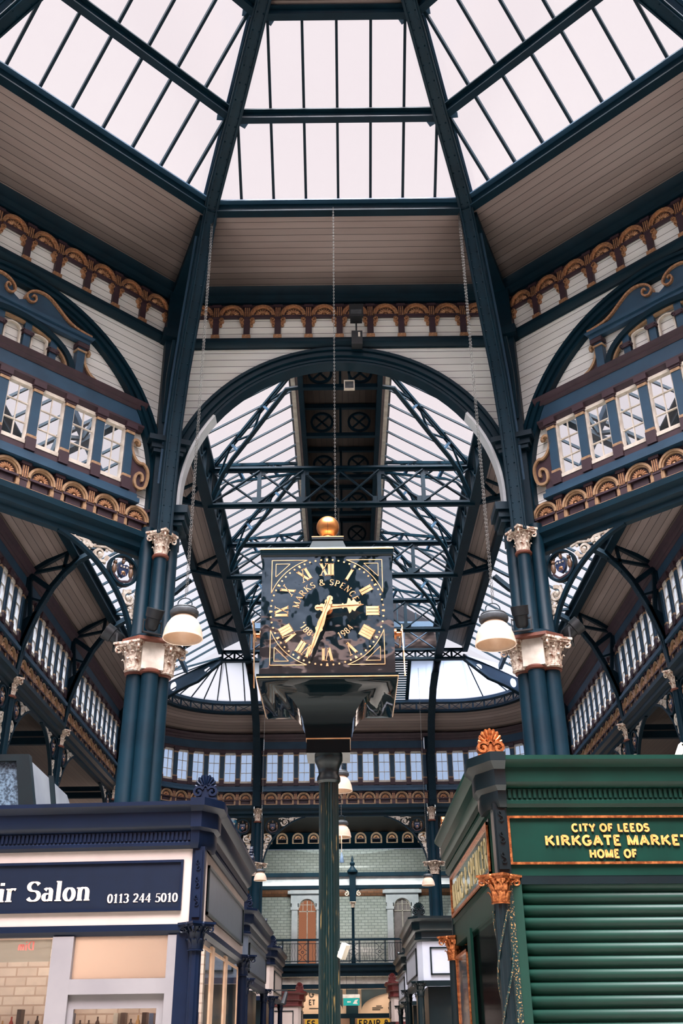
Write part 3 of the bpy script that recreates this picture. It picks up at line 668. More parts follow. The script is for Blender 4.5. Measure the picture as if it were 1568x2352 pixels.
# corner posts behind the ribs
for k, s, nm in ((-1, -1, 'left'), (0, 1, 'right')):
    ang = R(22.5+45*k); e_ = Vector((math.sin(ang), math.cos(ang), 0)); c = Vector((CX, CY, 0)); rz = -ang
    F = (c.x+e_.x*8.0, c.y+e_.y*8.0, PI-ang)
    t = T('corner_post', 'dark steel corner post with bracket blocks behind the %s rib' % nm, 'post', F, (0, 0, 8.95), 'corner posts of the octagon')
    mb = MB(); mb.box(-.2, .2, -.1, .16, 8.95, 14.2); t.part('shaft', mb, STEELD)
    mb = MB(); mb.box(-.3, .3, -.1, .26, 10.62, 10.74); mb.box(-.36, .36, -.1, .32, 10.74, 10.84); mb.box(-.26, .26, -.1, .24, 10.54, 10.62); t.part('bracket_block', mb, STEELD)
    mb = MB(); mb.box(-.28, .28, -.1, .3, 12.98, 13.16); t.part('collar', mb, STEELD)
    for q in (-1, 1):
        mb = MB(); mb.path([(q*.12, .16, 11.2), (q*.16, .4, 12.0), (q*.16, .7, 12.6)], .05, .05, (1, 0, 0)); t.part('stay', mb, STEEL)
# ================================================================ columns
def make_capital(mats, h=.45, r=.11, w=.23):
    """Corinthian capital, base at z=0: bell, two leaf rows, corner volutes, rosettes, hollow-sided abacus"""
    mb = MB(); mb.lathe([(r*1.05, 0), (r*1.2, .01*h), (r*1.2, .05*h), (r*1.0, .07*h), (r*1.02, .4*h), (r*1.2, .7*h), (r*1.55, .84*h)], n=20)
    for row, (n, z0, z1, off) in enumerate(((8, .07, .42, 0), (8, .3, .68, .5))):
        for i in range(n):
            a = 2*PI*(i+off)/n; ca, sa = math.cos(a), math.sin(a); wd = r*.40
            prof = [(r*1.04, z0, 1), (r*1.12, z0+(z1-z0)*.45, 1.1), (r*1.26, z0+(z1-z0)*.8, .95), (r*1.5, z1, .6), (r*1.56, z1-.05, .35)]
            L = []
            for q, z, k in prof:
                for s_, dq in ((-1, -.02*r), (0, .1*r), (1, -.02*r)):
                    L.append(((q+dq)*ca-s_*wd*k*sa, (q+dq)*sa+s_*wd*k*ca, z*h))
            i0 = mb.add(L)
            for j in range(len(prof)-1):
                for m_ in (0, 1): b = i0+j*3+m_; mb.face((b, b+1, b+4, b+3))
    for i in range(4):
        a = PI/4+i*PI/2; ca, sa = math.cos(a), math.sin(a)
        pts = [(r*1.1, .5*h), (r*1.35, .72*h)]+spiral(w*1.02, .74*h, .1*h+.008, .018, 95, -330, 16)
        mb.tube([(q*ca, q*sa, z) for q, z in pts], [.016]*len(pts), 6)
        for s in (-1, 1):
            b = i*PI/2+s*.3; mb.tube([(p*math.cos(b)*1.0, p*math.sin(b), z) for p, z in [(r*1.2, .6*h), (r*1.45, .74*h), (r*1.6, .82*h), (r*1.68, .76*h), (r*1.6, .72*h)]], .011, 5)
        b = i*PI/2; mb.ball((w*.84*math.cos(b), w*.84*math.sin(b), .92*h), (.035*h/.45, .035*h/.45, .04*h/.45), 8, 5)
    def aba(k, z0, z1):
        P = []
        for i in range(4):
            a0 = PI/4+i*PI/2
            for u in (0, .06, .3, .5, .7, .94):
                a = a0+u*PI/2; q = w*1.32*k*(1-.36*math.sin(PI*u)**.7); P.append((q*math.cos(a), q*math.sin(a)))
        mb.prism_z(P, z0*h, z1*h)
    if len(mats) > 1: mb.m = 1
    aba(.96, .84, .92); aba(1.06, .92, 1.0); return mb.mesh('capital', mats)
RUST = paint('rust_red_paint', (120, 66, 48), (90, 50, 38), rough=.5)
CAP = make_capital([RUSTCREAM, RUSTCREAM])
NECK = MB().lathe([(.1, 0), (.135, .015), (.14, .04), (.125, .06), (.1, .07)], n=20).mesh('necking', RUST)
def shaft_mesh(r0, r1, h, mat=STEEL, name='shaft'):
    return MB().lathe([(r0*1.12, 0), (r0*1.12, .06), (r0, .1), (r1, h)], n=22).mesh(name, mat)
def cluster(k, s, nm):
    ang = R(22.5+45*k); e_ = Vector((math.sin(ang), math.cos(ang), 0)); c = Vector((CX, CY, 0))
    F = (c.x+e_.x*8.0, c.y+e_.y*8.0, PI-ang)
    t = T('cluster_column', 'cluster of dark blue cast iron shafts with cream capitals carrying the %s rib' % nm, 'column', F, (0, 0, 0), 'cluster columns of the octagon')
    lo = shaft_mesh(.15, .13, 6.6); up = shaft_mesh(.115, .105, 1.45); up2 = shaft_mesh(.12, .115, 2.0)
    spots = [(0, .26), (.2, .1), (-.2, .1), (0, -.12)]
    for x, y in spots:
        t.inst('lower_shaft', lo, (x, y, 0)); t.inst('necking', NECK, (x, y, 6.56), 0, 1.2)
    for x, y in ((.25, .17), (-.25, .17)): t.inst('lower_capital', CAP, (x, y, 6.60), PI/4, (1.05, 1.05, 1.0))
    mb = MB(); mb.box(-.17, .17, -.1, .38, 6.62, 7.05); t.part('capital_panel', mb, CREAM, label='cream panel between the capitals')
    mb = MB(); mb.prism_z([(-.42, -.2), (.42, -.2), (.46, .22), (.26, .5), (-.26, .5), (-.46, .22)], 7.05, 7.1); t.part('ledge', mb, RUST)
    mb = MB(); mb.lathe([(.42, 7.1), (.38, 7.16), (.3, 7.2)], (0, .1, 0), 12); t.part('plinth', mb, STEELD)
    t.inst('upper_shaft', up, (0, .3, 7.1)); t.inst('necking', NECK, (0, .3, 8.5)); t.inst('upper_capital', CAP, (0, .3, 8.52), PI/4, (.85, .85, .98))
    for x in (-.2, .2): t.inst('side_shaft', up2, (x, .1, 7.1))
    mb = MB(); mb.box(-.18, .18, -.25, .16, 7.1, 9.0); t.part('core', mb, STEELD)
    return t
cluster(-1, -1, 'left'); cluster(0, 1, 'right')
# floodlights on the ledges
def floodlight(x, y, z, rz, tilt, label):
    t = T('floodlight', label, 'floodlight', (x, y, rz), (0, 0, z), 'floodlights on the column ledges')
    mb = MB(); c = Vector((0, 0, z+.2)); d = Vector((0, math.cos(tilt), math.sin(tilt)))
    mb.tube([c-d*.14, c-d*.1, c+d*.05, c+d*.06, c+d*.2], [.07, .1, .11, .13, .14], 14); t.part('housing', mb, paint_black)
    mb = MB(); mb.tube([c+d*.19, c+d*.205], .12, 14); t.part('lens', mb, SHOPGLASS)
    mb = MB()
    for s in (-1, 1): mb.bar((s*.15, 0, z), (s*.15, 0, z+.22), .03, .012)
    mb.bar((-.16, 0, z+.01), (.16, 0, z+.01), .04, .02); mb.bar((-.14, 0, z+.2), (.14, 0, z+.2), .02); t.part('yoke', mb, paint_black); return t
paint_black = paint('black_metal_paint', (22, 26, 30), (16, 20, 24), rough=.5)
floodlight(-3.62, 14.95, 7.1, R(110), .5, 'black floodlight on the left column ledge, outer side')
floodlight(-2.92, 14.3, 7.1, R(215), 1.1, 'black floodlight at the front of the left column ledge')
floodlight(-2.56, 14.75, 7.05, R(250), -.5, 'small black floodlight below the left hanging lamp')
floodlight(3.62, 14.9, 7.1, R(-110), .6, 'black floodlight on the right column ledge, outer side')
floodlight(2.75, 14.35, 7.1, R(160), 1.2, 'black floodlight at the front of the right column ledge')
# ================================================================ pierced spandrels
def leafcurl(mb, cx, cz, r, a0, turn, y=.03, w=.05, sx=1):
    n = 26; P = [(cx+sx*(r*(1-.78*i/n))*math.cos(R(a0+turn*i/n)), cz+(r*(1-.78*i/n))*math.sin(R(a0+turn*i/n))) for i in range(n+1)]
    ribbon(mb, P, [w*(1-.6*i/n) for i in range(n+1)], -y, y); mb.ball((P[-1][0], 0, P[-1][1]), (w*.8, y*1.3, w*.8), 8, 5)
    return P
SH_BLUE = paint('shield_blue', (34, 50, 84), (28, 42, 70), rough=.4); OWL = paint('owl_bronze', (120, 92, 70), (84, 62, 48), rough=.45, scale=30)
IRONCREAM = paint('cream_ironwork_paint', (206, 200, 188), (160, 146, 130), rough=.5, scale=16)
def spandrel(path, d, s, H, Wd, where, group, arms=True, k=1.0):
    """quarter-arch bracket: starts at the column at path position d, spreads by Wd in direction s (along the path), top at 8.62, foot at 8.62-H"""
    p, r = path.at(d); F = (p[0], p[1], r); zt = 8.62; k = Wd/1.6; H = 1.68*k
    t = T('spandrel_bracket', 'pierced iron bracket with cream scrolls '+where, 'bracket', F, (0, 0, zt-H), group)
    f = lambda u, z: (s*u, zt+z)
    ang = [R(174-(174-102)*i/20) for i in range(21)]
    A = [f(k*(2.0+1.99*math.cos(a)), min(0, k*(-1.92+1.99*math.sin(a)))) for a in ang]; B = [f(k*(2.0+1.935*math.cos(a)), min(-.0, k*(-1.92+1.935*math.sin(a)))) for a in ang]
    mb = MB(); mb.band(A, B, -.04, .04); t.part('arch_rib', mb, STEELD)
    mb = MB(); mb.box(*sorted((0, s*.05)), -.04, .04, zt-H, zt); t.part('back_bar', mb, STEELD)
    rc = .27*k; cx, cz = .386*k, -.33*k
    mb = MB(); n = 28; mb.band([f(cx+rc*math.cos(2*PI*i/n), cz+rc*math.sin(2*PI*i/n)) for i in range(n)], [f(cx+rc*.87*math.cos(2*PI*i/n), cz+rc*.87*math.sin(2*PI*i/n)) for i in range(n)], -.05, .05, True); t.part('roundel', mb, STEELD)
    c0 = f(cx, cz)
    if arms:
        g = lambda x, z: (c0[0]+x*rc, c0[1]+z*rc)
        mb = MB(); mb.prism([g(x, z) for x, z in ((-.34, .34), (-.2, .4), (0, .34), (.2, .4), (.34, .34), (.34, -.05), (.24, -.3), (0, -.48), (-.24, -.3), (-.34, -.05))], -.03, .03)
        sh = t.part('shield', mb, SH_BLUE)
        mb = MB()
        for i in (-1, 0, 1):
            cxx, czz = g(i*.2, .2); P = [(cxx+(.085 if j % 2 == 0 else .035)*rc*math.cos(R(90+36*j)), czz+(.085 if j % 2 == 0 else .035)*rc*math.sin(R(90+36*j))) for j in range(10)]; mb.prism(P, .03, .042)
        t.part('stars', mb, IRONCREAM, parent=sh)
        mb = MB(); mb.ball((g(0, -.14)[0], .03, g(0, -.14)[1]), (.14*rc, .02, .09*rc), 10, 6)
        for i in (-.1, 0, .1): mb.bar((g(i, -.2)[0], .035, g(i, -.2)[1]), (g(i*1.4, -.34)[0], .035, g(i*1.4, -.34)[1]), .035*rc, .01)
        t.part('fleece', mb, GOLD, parent=sh)
        for i in (-1, 1):
            mb = MB(); x, z = g(i*.58, .0); mb.ball((x, 0, z-.02*rc), (.15*rc, .04, .34*rc), 10, 8); x2, z2 = g(i*.55, .38); mb.ball((x2, 0, z2), (.13*rc, .04, .13*rc), 9, 6)
            mb.prism([g(i*.48, .5), g(i*.42, .6), g(i*.55, .52)], -.02, .02); mb.prism([g(i*.68, .5), g(i*.7, .6), g(i*.58, .52)], -.02, .02); t.part('owl', mb, OWL)
        mb = MB(); x, z = g(0, .58); mb.ball((x, 0, z), (.1*rc, .035, .16*rc), 9, 6); x, z = g(0, .74); mb.ball((x, 0, z), (.09*rc, .035, .08*rc), 8, 5); t.part('crest_owl', mb, OWL)
        mb = MB(); ribbon(mb, [g(.7*math.cos(R(a)), .72*math.sin(R(a))+.03*math.sin(R(a*6))) for a in range(205, 336, 8)], .12*rc, -.015, .02); t.part('motto_ribbon', mb, MAROON)
    def scrolls(L, stem, name):
        mb = MB()
        for (x, z, r_, a0, tn) in L:
            leafcurl(mb, *f(x*k, z*k), r_*k, a0 if s > 0 else 180-a0, tn if s > 0 else -tn, w=.055*k)
            x_, z_ = f(x*k, z*k); mb.ball((x_, 0, z_), (.045*k, .035, .045*k), 9, 6)
            for a in (50, 140, 230): q = f(x*k+r_*k*1.12*math.cos(R(a)), z*k+r_*k*1.12*math.sin(R(a))); mb.ball((q[0], 0, q[1]), (.03*k, .025, .03*k), 6, 4)
        ribbon(mb, [f(x*k, z*k) for x, z in stem], .03*k, -.02, .02); t.part(name, mb, IRONCREAM)
    scrolls(((.225, -.78, .135, 100, -420), (.16, -1.04, .08, 60, 400), (.11, -1.2, .045, 100, -380), (.09, -1.32, .03, 60, 380)), ((.1, -.6), (.09, -.8), (.22, -.93), (.1, -1.0), (.1, -1.16), (.08, -1.3), (.06, -1.5)), 'lower_scrollwork')
    scrolls(((.83, -.18, .14, 180, 420), (1.09, -.10, .08, 200, -400), (1.27, -.06, .045, 180, 400)), ((.6, -.06), (.75, -.03), (.95, -.08), (1.1, -.02), (1.3, -.03), (1.5, -.02)), 'upper_scrollwork')
    return t
g = 'arch brackets of the octagon'
spandrel(pL, .22, 1, 1.65, 1.6, 'and coat of arms beside the left cluster column', g)
spandrel(pR, 6.2-.22, -1, 1.65, 1.6, 'and coat of arms beside the right cluster column', g)
# ================================================================ the long hall: wall line round its far end
HW = Path([('l', 7.5, 15.2, PI/2, 17.7), ('a', 3.9, 32.9, 3.6, 0, 3.6*PI/2), ('l', 3.9, 36.5, PI, 7.8), ('a', -3.9, 32.9, 3.6, PI/2, 3.6*PI/2), ('l', -7.5, 32.9, -PI/2, 17.7)])
LA = 3.6*PI/2
sR = lambda y: y-15.2
sF = lambda x: 17.7+LA+(3.9-x)
sL = lambda y: 17.7+LA+7.8+LA+(32.9-y)
cols = [('right aisle, nearest', sR(17.35)), ('right aisle, middle', sR(21.65)), ('right aisle, far', sR(25.95)), ('right aisle, end', sR(32.5)), ('far wall, right', sF(3.1)), ('far wall, left', sF(-3.1)),
        ('left aisle, end', sL(32.5)), ('left aisle, far', sL(25.95)), ('left aisle, middle', sL(21.65)), ('left aisle, nearest', sL(17.35))]
bays = [('in the nearest right aisle bay', 0, 7), ('in the second right aisle bay', 1, 7), ('in the third right aisle bay', 2, 10), ('round the right corner of the far end', 3, 11), ('on the far wall behind the clock', 4, 10),
        ('round the left corner of the far end', 5, 11), ('in the third left aisle bay', 6, 10), ('in the second left aisle bay', 7, 7), ('in the nearest left aisle bay', 8, 7)]
slim = shaft_mesh(.12, .105, 8.45); slimlo = shaft_mesh(.17, .15, 6.6)
for nm, d in cols:
    p, r = HW.at(d, .02); t = T('iron_column', 'slim blue iron column with cream capital, '+nm, 'column', (p[0], p[1], r), (0, 0, 0), 'iron columns round the hall')
    t.inst('shaft', slim, (0, .0, 0)); t.inst('necking', NECK, (0, 0, 8.42)); t.inst('capital', CAP, (0, 0, 8.45), PI/4, (.85, .85, 1.0))
    mb = MB(); mb.box(-.13, .13, -.16, .04, 0, 11.5); t.part('backing_post', mb, STEELD)
    for x in (-.16, .16): t.inst('side_shaft', slim, (x, -.05, 0), 0, (.6, .6, 1.0))
    if 'far wall' in nm:
        t.inst('lower_shaft', slimlo, (0, .05, 0)); t.inst('lower_capital', CAP, (0, .05, 6.62), PI/4, (1.25, 1.25, .95))
for where, i, n in bays:
    a, b = cols[i][1]+.16, cols[i+1][1]-.16
    clerestory(HW, a, b, n, a+.02, b-.02, where, FARGLASS, 'window screens of the long hall')
    lower_frieze(HW, a, b, n, where, 'shell friezes of the long hall')
    if i in (0, 1, 2, 6, 7, 8, 3, 5, 4):
        wd = min(1.55, (b-a)/2-.1)
        nmz = {4: 'of the far wall arch', 3: 'of the right corner bay', 5: 'of the left corner bay'}.get(i, where)
        ends = ((a, 1, 'first'), (b, -1, 'second'))
        for d, s, e_ in ends:
            if i in (3, 5) and ((i == 3 and s == 1) or (i == 5 and s == -1)): continue
            lab = 'left' if ((s == -1) if i in (3, 4, 5) else False) else 'right'
            if i in (0, 1, 2): lab = 'near' if s == 1 else 'far'
            if i in (6, 7, 8): lab = 'far' if s == 1 else 'near'
            spandrel(HW, d, s, 1.5, wd, 'at %s column %s' % (lab, nmz), 'arch brackets of the long hall', True, .8)
# eave moulding, cove, girders
P_all = HW.pts(0, HW.L)
mb = MB(); mb.sweep(P_all, [(-.1, 11.47), (.14, 11.47), (.2, 11.56), (.1, 11.62), (-.1, 11.64)]); struct('trim_eave', mb, MAROON)
def cove(name, a, b):
    mb = MB(); mb.sweep(HW.pts(a, b, .2), [(.04, 11.58), (.4, 11.84), (1.0, 12.12)], closed=False, uvs=True)
    o = struct(name, mb, PLANKCEIL); md = o.modifiers.new('depth', 'SOLIDIFY'); md.thickness = .04; md.offset = 1
cove('ceiling_cove_right', 0, sR(32.9)); cove('ceiling_cove_end', sR(32.9), sL(32.9)); cove('ceiling_cove_left', sL(32.9), HW.L)
for nm, a, b in (('right aisle', 0, sR(32.6)), ('left aisle', sL(32.6), HW.L)):
    mb = MB(); mb.sweep(HW.pts(a, b), [(.98, 11.92), (1.18, 11.92), (1.18, 11.96), (1.1, 11.98), (1.1, 12.2), (1.18, 12.22), (1.18, 12.26), (.98, 12.26), (.98, 12.2), (1.04, 12.2), (1.04, 11.98), (.98, 11.96)])
    single('aisle_girder', 'long dark steel girder at the upper edge of the %s boarding' % nm, 'girder', mb, STEELD, base_of(HW, a, b, 11.9), group='girders of the aisles')
t = T('ring_girder', 'curved lattice girder with crosses under the fan glazing at the far end', 'girder', org=base_of(HW, sR(32.6), sL(32.6), 12.1))
Pg = HW.pts(sR(32.6), sL(32.6), .25)
mb = MB(); mb.sweep(Pg, prof_box(.96, 1.16, 12.08, 12.16)); t.part('bottom_chord', mb, STEELD)
mb = MB(); mb.sweep(Pg, [(.94, 12.42), (1.2, 12.42), (1.2, 12.52), (1.1, 12.56), (.94, 12.56)]); t.part('top_chord', mb, BLUE)
mb = MB(); mb.sweep(HW.pts(sR(32.6), sL(32.6), .25), [(.9, 12.1), (.9, 12.56)], closed=False, uvs=True); mb.sweep(HW.pts(sR(32.6), sL(32.6), .25), [(.86, 12.56), (.86, 12.1)], closed=False, uvs=True); struct('wall_boarding_end', mb, PLANKCEIL)
d = sR(32.6)
while d < sL(32.6)-.3:
    p0, _ = HW.at(d, 1.06, 12.14); p1, _ = HW.at(d+.6, 1.06, 12.14); q0, _ = HW.at(d, 1.06, 12.44); q1, _ = HW.at(d+.6, 1.06, 12.44)
    mb = MB(); mb.bar(p0, q0, .06); mb.bar(p0, q1, .04, .015); mb.bar(q0, p1, .04, .015); t.part('lattice_panel', mb, BLUE); d += .6
# ---- main roof of the nave
Y0, Y1 = 15.3, 33.0
BROWNB = paint('brown_board_paint', (120, 104, 98), (100, 86, 82), rough=.6, scale=2)
def prism_y(mb, poly, y0, y1): mb.prism(poly, y0, y1); return mb
for s, nm in ((-1, 'left'), (1, 'right')):
    t = T('valley_girder', 'deep riveted lattice girder along the %s side of the nave roof' % nm, 'girder', org=(s*3.3, 24, 13.3), group='lattice girders of the nave')
    for z0, z1, pn in ((13.28, 13.36, 'bottom_chord'), (14.3, 14.4, 'top_chord')):
        mb = MB(); mb.box(s*3.3-.13, s*3.3+.13, Y0, Y1, z0, z1); t.part(pn, mb, STEELD)
    y = Y0; i = 0
    while y < Y1-.2:
        y2 = min(y+1.075, Y1); mb = MB(); mb.bar((s*3.3, y, 13.3), (s*3.3, y, 14.35), .1, .08, (0, 1, 0)); mb.bar((s*3.3, y, 13.35), (s*3.3, y2, 14.32), .03, .09, (1, 0, 0)); mb.bar((s*3.3, y, 14.32), (s*3.3, y2, 13.35), .03, .09, (1, 0, 0)); t.part('web_panel', mb, STEEL); y = y2
    mb = MB(); mb.quad((s*3.42, Y0, 14.12), (s*3.42, Y1, 14.12), (s*4.2, Y1, 13.72), (s*4.2, Y0, 13.72), uv=((0, 0), (17, 0), (17, .88), (0, .88)))
    o = struct('ceiling_valley_%s' % nm, mb, PLANKCEIL); md = o.modifiers.new('depth', 'SOLIDIFY'); md.thickness = .04; md.offset = 0
    mb = MB(); mb.box(min(s*4.16, s*4.34), max(s*4.16, s*4.34), Y0, Y1, 13.5, 13.8); single('edge_beam', 'dark steel beam along the outer edge of the %s valley boards' % nm, 'beam', mb, STEELD, (s*4.25, 24, 13.5), group='edge beams of the valleys')
    for y in (21.7, 26.0, 30.3):
        t = T('valley_brace', 'crossed steel brace under the %s valley boards, %s truss' % (nm, {21.7: 'nearest', 26.0: 'middle', 30.3: 'far'}[y]), 'brace', org=(s*3.8, y, 13.4), group='braces of the valleys')
        for pn, a, b in (('tie', (4.24, 13.66), (3.4, 14.1)), ('tie', (4.24, 13.62), (3.4, 13.34)), ('tie', (3.4, 14.05), (3.85, 13.48)), ('tie', (4.3, 13.5), (3.4, 13.3))):
            mb = MB(); mb.bar((s*a[0], y, a[1]), (s*b[0], y, b[1]), .07, .09, (0, 1, 0)); t.part(pn, mb, STEELD)
    # glazed slope
    t = T('nave_roof_light', 'long glazed slope of the nave roof with parallel bars, %s side' % nm, 'skylight', org=(s*2.2, 24, 15.1), group='glazed slopes of the nave')
    a, b = Vector((s*3.3, 0, 14.5)), Vector((s*1.2, 0, 15.78)); nr = Vector((s*1.28, 0, 2.1)).normalized()
    y = Y0
    while y < Y1-.1:
        y2 = min(y+.63, Y1)
        mb = MB(); q = [a+Vector((0, y+.02, 0)), a+Vector((0, y2-.02, 0)), b+Vector((0, y2-.02, 0)), b+Vector((0, y+.02, 0))]; mb.hexa([p+nr*.04 for p in q]+[p+nr*.05 for p in q]); t.part('pane', mb, SKYGLASS, smooth=0)
        mb = MB(); mb.bar(a+Vector((0, y, 0)), b+Vector((0, y, 0)), .04, .05, nr); t.part('glazing_bar', mb, STEEL); y = y2
    # lean-to aisle glazing
    t = T('aisle_roof_light', 'low glazed roof over the %s aisle with bars running down to the wall' % nm, 'skylight', org=(s*5.4, 24, 13.2), group='glazed roofs of the aisles')
    y = 11.9
    while y < 32.9:
        y2 = min(y+.62, 33.0); mid = (y+y2)/2
        xi = max(4.3, 3.1+(15.05-y)/1.0) if y < 15.05 else 4.3
        if xi < 6.3:
            zi = 12.28+(6.5-xi)*.6; mb = MB(); q = [Vector((s*6.5, y+.02, 12.28)), Vector((s*6.5, y2-.02, 12.28)), Vector((s*xi, y2-.02, zi)), Vector((s*xi, y+.02, zi))]
            mb.hexa([p+Zv*.04 for p in q]+[p+Zv*.05 for p in q]); t.part('pane', mb, SKYGLASS if y < 22 else WINGLASS, smooth=0)
            mb = MB(); mb.bar((s*6.5, y, 12.28), (s*xi, y, zi), .04, .06); t.part('glazing_bar', mb, STEEL)
        y = y2
    mb = MB(); mb.bar((s*5.4, 13.0, 12.86), (s*5.4, 32.8, 12.86), .12, .18); t.part('purlin', mb, BLUE)
    # ridge lantern
    mb = MB(); mb.box(min(s*1.0, s*1.06), max(s*1.0, s*1.06), Y0, Y1, 15.5, 16.3); single('ridge_board', 'brown board along the %s edge of the dark ridge lantern' % nm, 'board', mb, BROWNB, (s*1.2, 24, 15.5), group='boards of the ridge lantern')
    mb = MB(); mb.box(min(s*1.1, s*1.2), max(s*1.1, s*1.2), Y0, Y1, 15.68, 15.8); single('ridge_trim', 'pale strip beside the glass along the %s edge of the ridge' % nm, 'trim', mb, CREAM, (s*1.15, 24, 15.7), group='pale strips of the ridge')
    mb = MB(); mb.box(min(s*.88, s*1.0), max(s*.88, s*1.0), Y0, Y1, 15.25, 15.5); single('ridge_beam', 'dark beam along the %s edge of the ridge lantern' % nm, 'beam', mb, STEELD, (s*.95, 24, 15.25), group='beams of the ridge lantern')
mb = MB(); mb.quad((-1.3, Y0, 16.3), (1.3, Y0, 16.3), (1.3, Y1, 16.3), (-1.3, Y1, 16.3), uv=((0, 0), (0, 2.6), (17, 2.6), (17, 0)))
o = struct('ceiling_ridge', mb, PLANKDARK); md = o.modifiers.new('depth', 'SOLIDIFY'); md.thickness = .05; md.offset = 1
for i, y in enumerate((19.55, 21.7, 23.85, 26.0, 28.15, 30.3)):
    t = T('lantern_frame', 'dark fretwork frame of two crossed rings under the ridge, number %s from the arch' % ('one', 'two', 'three', 'four', 'five', 'six')[i] if False else 'dark fretwork frame of two crossed rings under the ridge, %s from the arch' % ('nearest', 'second', 'third', 'fourth', 'fifth', 'farthest')[i], 'frame', org=(0, y, 15.3), group='fretwork frames of the ridge')
    mb = MB(); mb.bar((-.95, y, 15.32), (.95, y, 15.32), .12, .1); mb.bar((-1, y, 16.2), (1, y, 16.2), .1, .12); mb.bar((0, y, 15.32), (0, y, 16.2), .06); t.part('frame_bar', mb, STEELD)
    for x in (-.48, .48):
        mb = MB(); n = 22; mb.band([(x+.3*math.cos(2*PI*j/n), 15.72+.3*math.sin(2*PI*j/n)) for j in range(n)], [(x+.24*math.cos(2*PI*j/n), 15.72+.24*math.sin(2*PI*j/n)) for j in range(n)], y-.03, y+.03, True)
        for a in (45, 135): c_, s_ = math.cos(R(a))*.26, math.sin(R(a))*.26; mb.bar((x-c_, y, 15.72-s_), (x+c_, y, 15.72+s_), .04, .04, (0, 1, 0))
        t.part('crossed_ring', mb, STEELD)
# ---- nave trusses
def truss(y, which):
    t = T('nave_truss', 'blue lattice truss spanning the nave, %s' % which, 'truss', org=(0, y, 13.25), group='lattice trusses of the nave')
    for z, pn in ((13.3, 'bottom_chord'), (14.32, 'top_chord')):
        mb = MB(); mb.box(-3.3, 3.3, y-.1, y+.1, z-.015, z+.015); mb.box(-3.3, 3.3, y-.03, y+.03, z-.08, z+.08); t.part(pn, mb, STEEL)
    xs = [-3.2, -1.92, -.8, .8, 1.92, 3.2] if False else [-3.2, -2.05, -.95, .0, .95, 2.05, 3.2]
    for x in (-2.05, -.95, .95, 2.05):
        mb = MB(); mb.bar((x, y, 13.3), (x, y, 14.32), .1, .08, (0, 1, 0)); t.part('vertical', mb, STEEL)
        mb = MB(); mb.box(x-.17, x+.17, y-.025, y-.01, 13.3, 13.52); mb.box(x-.14, x+.14, y-.025, y-.01, 14.14, 14.32); t.part('gusset', mb, STEEL)
    for i, (a, b) in enumerate(zip(xs, xs[1:])):
        for k, (z0, z1) in enumerate(((13.36, 14.26), (14.26, 13.36))):
            if i in (2, 3) and ((k == 0) == (i == 2)) and False: continue
            mb = MB(); mb.bar((a, y+.03*(1 if k else -1), z0), (b, y+.03*(1 if k else -1), z1), .03, .09, (0, 1, 0)); mb = mb; t.part('diagonal', mb, STEEL)
for y, w in ((21.7, 'nearest behind the round arch'), (26.0, 'second, level with the clock finial ball'), (30.3, 'third, half hidden by the clock')):
    truss(y, w)
    for s, nm in ((-1, 'left'), (1, 'right')):
        for q, ql in ((-1, 'forward'), (1, 'back')):
            A, B = Vector((s*3.2, y, 14.45)), Vector((s*1.2, y+q*2.1, 15.74)); d_ = (B-A).normalized(); side = d_.cross(Zv).normalized(); nr = d_.cross(side).normalized(); nr = nr if nr.z < 0 else -nr
            t = T('roof_brace', 'lens shaped lattice brace leaning %s from the %s end of the %s truss' % (ql, nm, w.split(',')[0].split(' behind')[0]), 'brace', org=tuple(A), group='roof braces of the nave')
            for e_ in (-1, 1): mb = MB(); mb.bar(A+side*e_*.035, B+side*e_*.035, .04, .07, nr); t.part('upper_bar', mb, STEEL)
            L = (B-A).length; P = lambda u, k: A.lerp(B, u)+nr*k
            low = [Vector((s*3.22, y+q*.02, 13.45)), P(.06, .52), P(.2, .43), P(.45, .40), P(.7, .34), P(.92, .3), Vector((s*.98, y+q*2.14, 15.32))]
            mb = MB(); mb.path(low, .11, .05, nr); t.part('lower_rib', mb, STEEL)
            dep = lambda u: .43 if u < .3 else .40-.2*(u-.45)
            for u in (.24, .66): mb = MB(); mb.bar(P(u, -.03), P(u+.04, dep(u)), .09, .05, d_); t.part('strut', mb, BLUE)
            for u0, u1, dn in ((.02, .22, 1), (.28, .46, 0), (.46, .63, 1), (.70, .92, 0)):
                a, b = (P(u0, dep(u0)), P(u1, 0)) if dn else (P(u0, 0), P(u1, dep(u1))); mb = MB(); mb.bar(a, b, .05, .03, d_); t.part('web', mb, STEEL)
# ---- end of the nave: lattice base, glazed gable
t = T('end_girder', 'lattice girder with crosses closing the far end of the nave roof', 'girder', org=(0, 33, 13.25))
for z0, z1, pn, m_ in ((13.22, 13.3, 'bottom_chord', STEELD), (13.55, 13.62, 'middle_chord', STEELD), (14.4, 14.6, 'top_chord', BLUE)):
    mb = MB(); mb.box(-4.25, 4.25, 32.9, 33.1, z0, z1) if z0 < 14 else mb.box(-3.3, 3.3, 32.85, 33.1, z0, z1); t.part(pn, mb, m_)
x = -4.2
while x < 4.1:
    mb = MB(); mb.bar((x, 33, 13.25), (x, 33, 13.6), .07); mb.bar((x, 33, 13.28), (x+.42, 33, 13.58), .05, .02, (0, 1, 0)); mb.bar((x, 33, 13.58), (x+.42, 33, 13.28), .05, .02, (0, 1, 0)); t.part('small_cross', mb, STEELD); x += .42
for i in range(6):
    x = -3.2+i*6.4/6; mb = MB(); mb.bar((x, 32.95, 13.6), (x, 32.95, 14.42), .1, .06); mb.bar((x, 32.95, 13.62), (x+6.4/6, 32.95, 14.4), .03, .08, (0, 1, 0)); mb.bar((x, 32.95, 14.4), (x+6.4/6, 32.95, 13.62), .03, .08, (0, 1, 0)); t.part('large_cross', mb, BLUE)
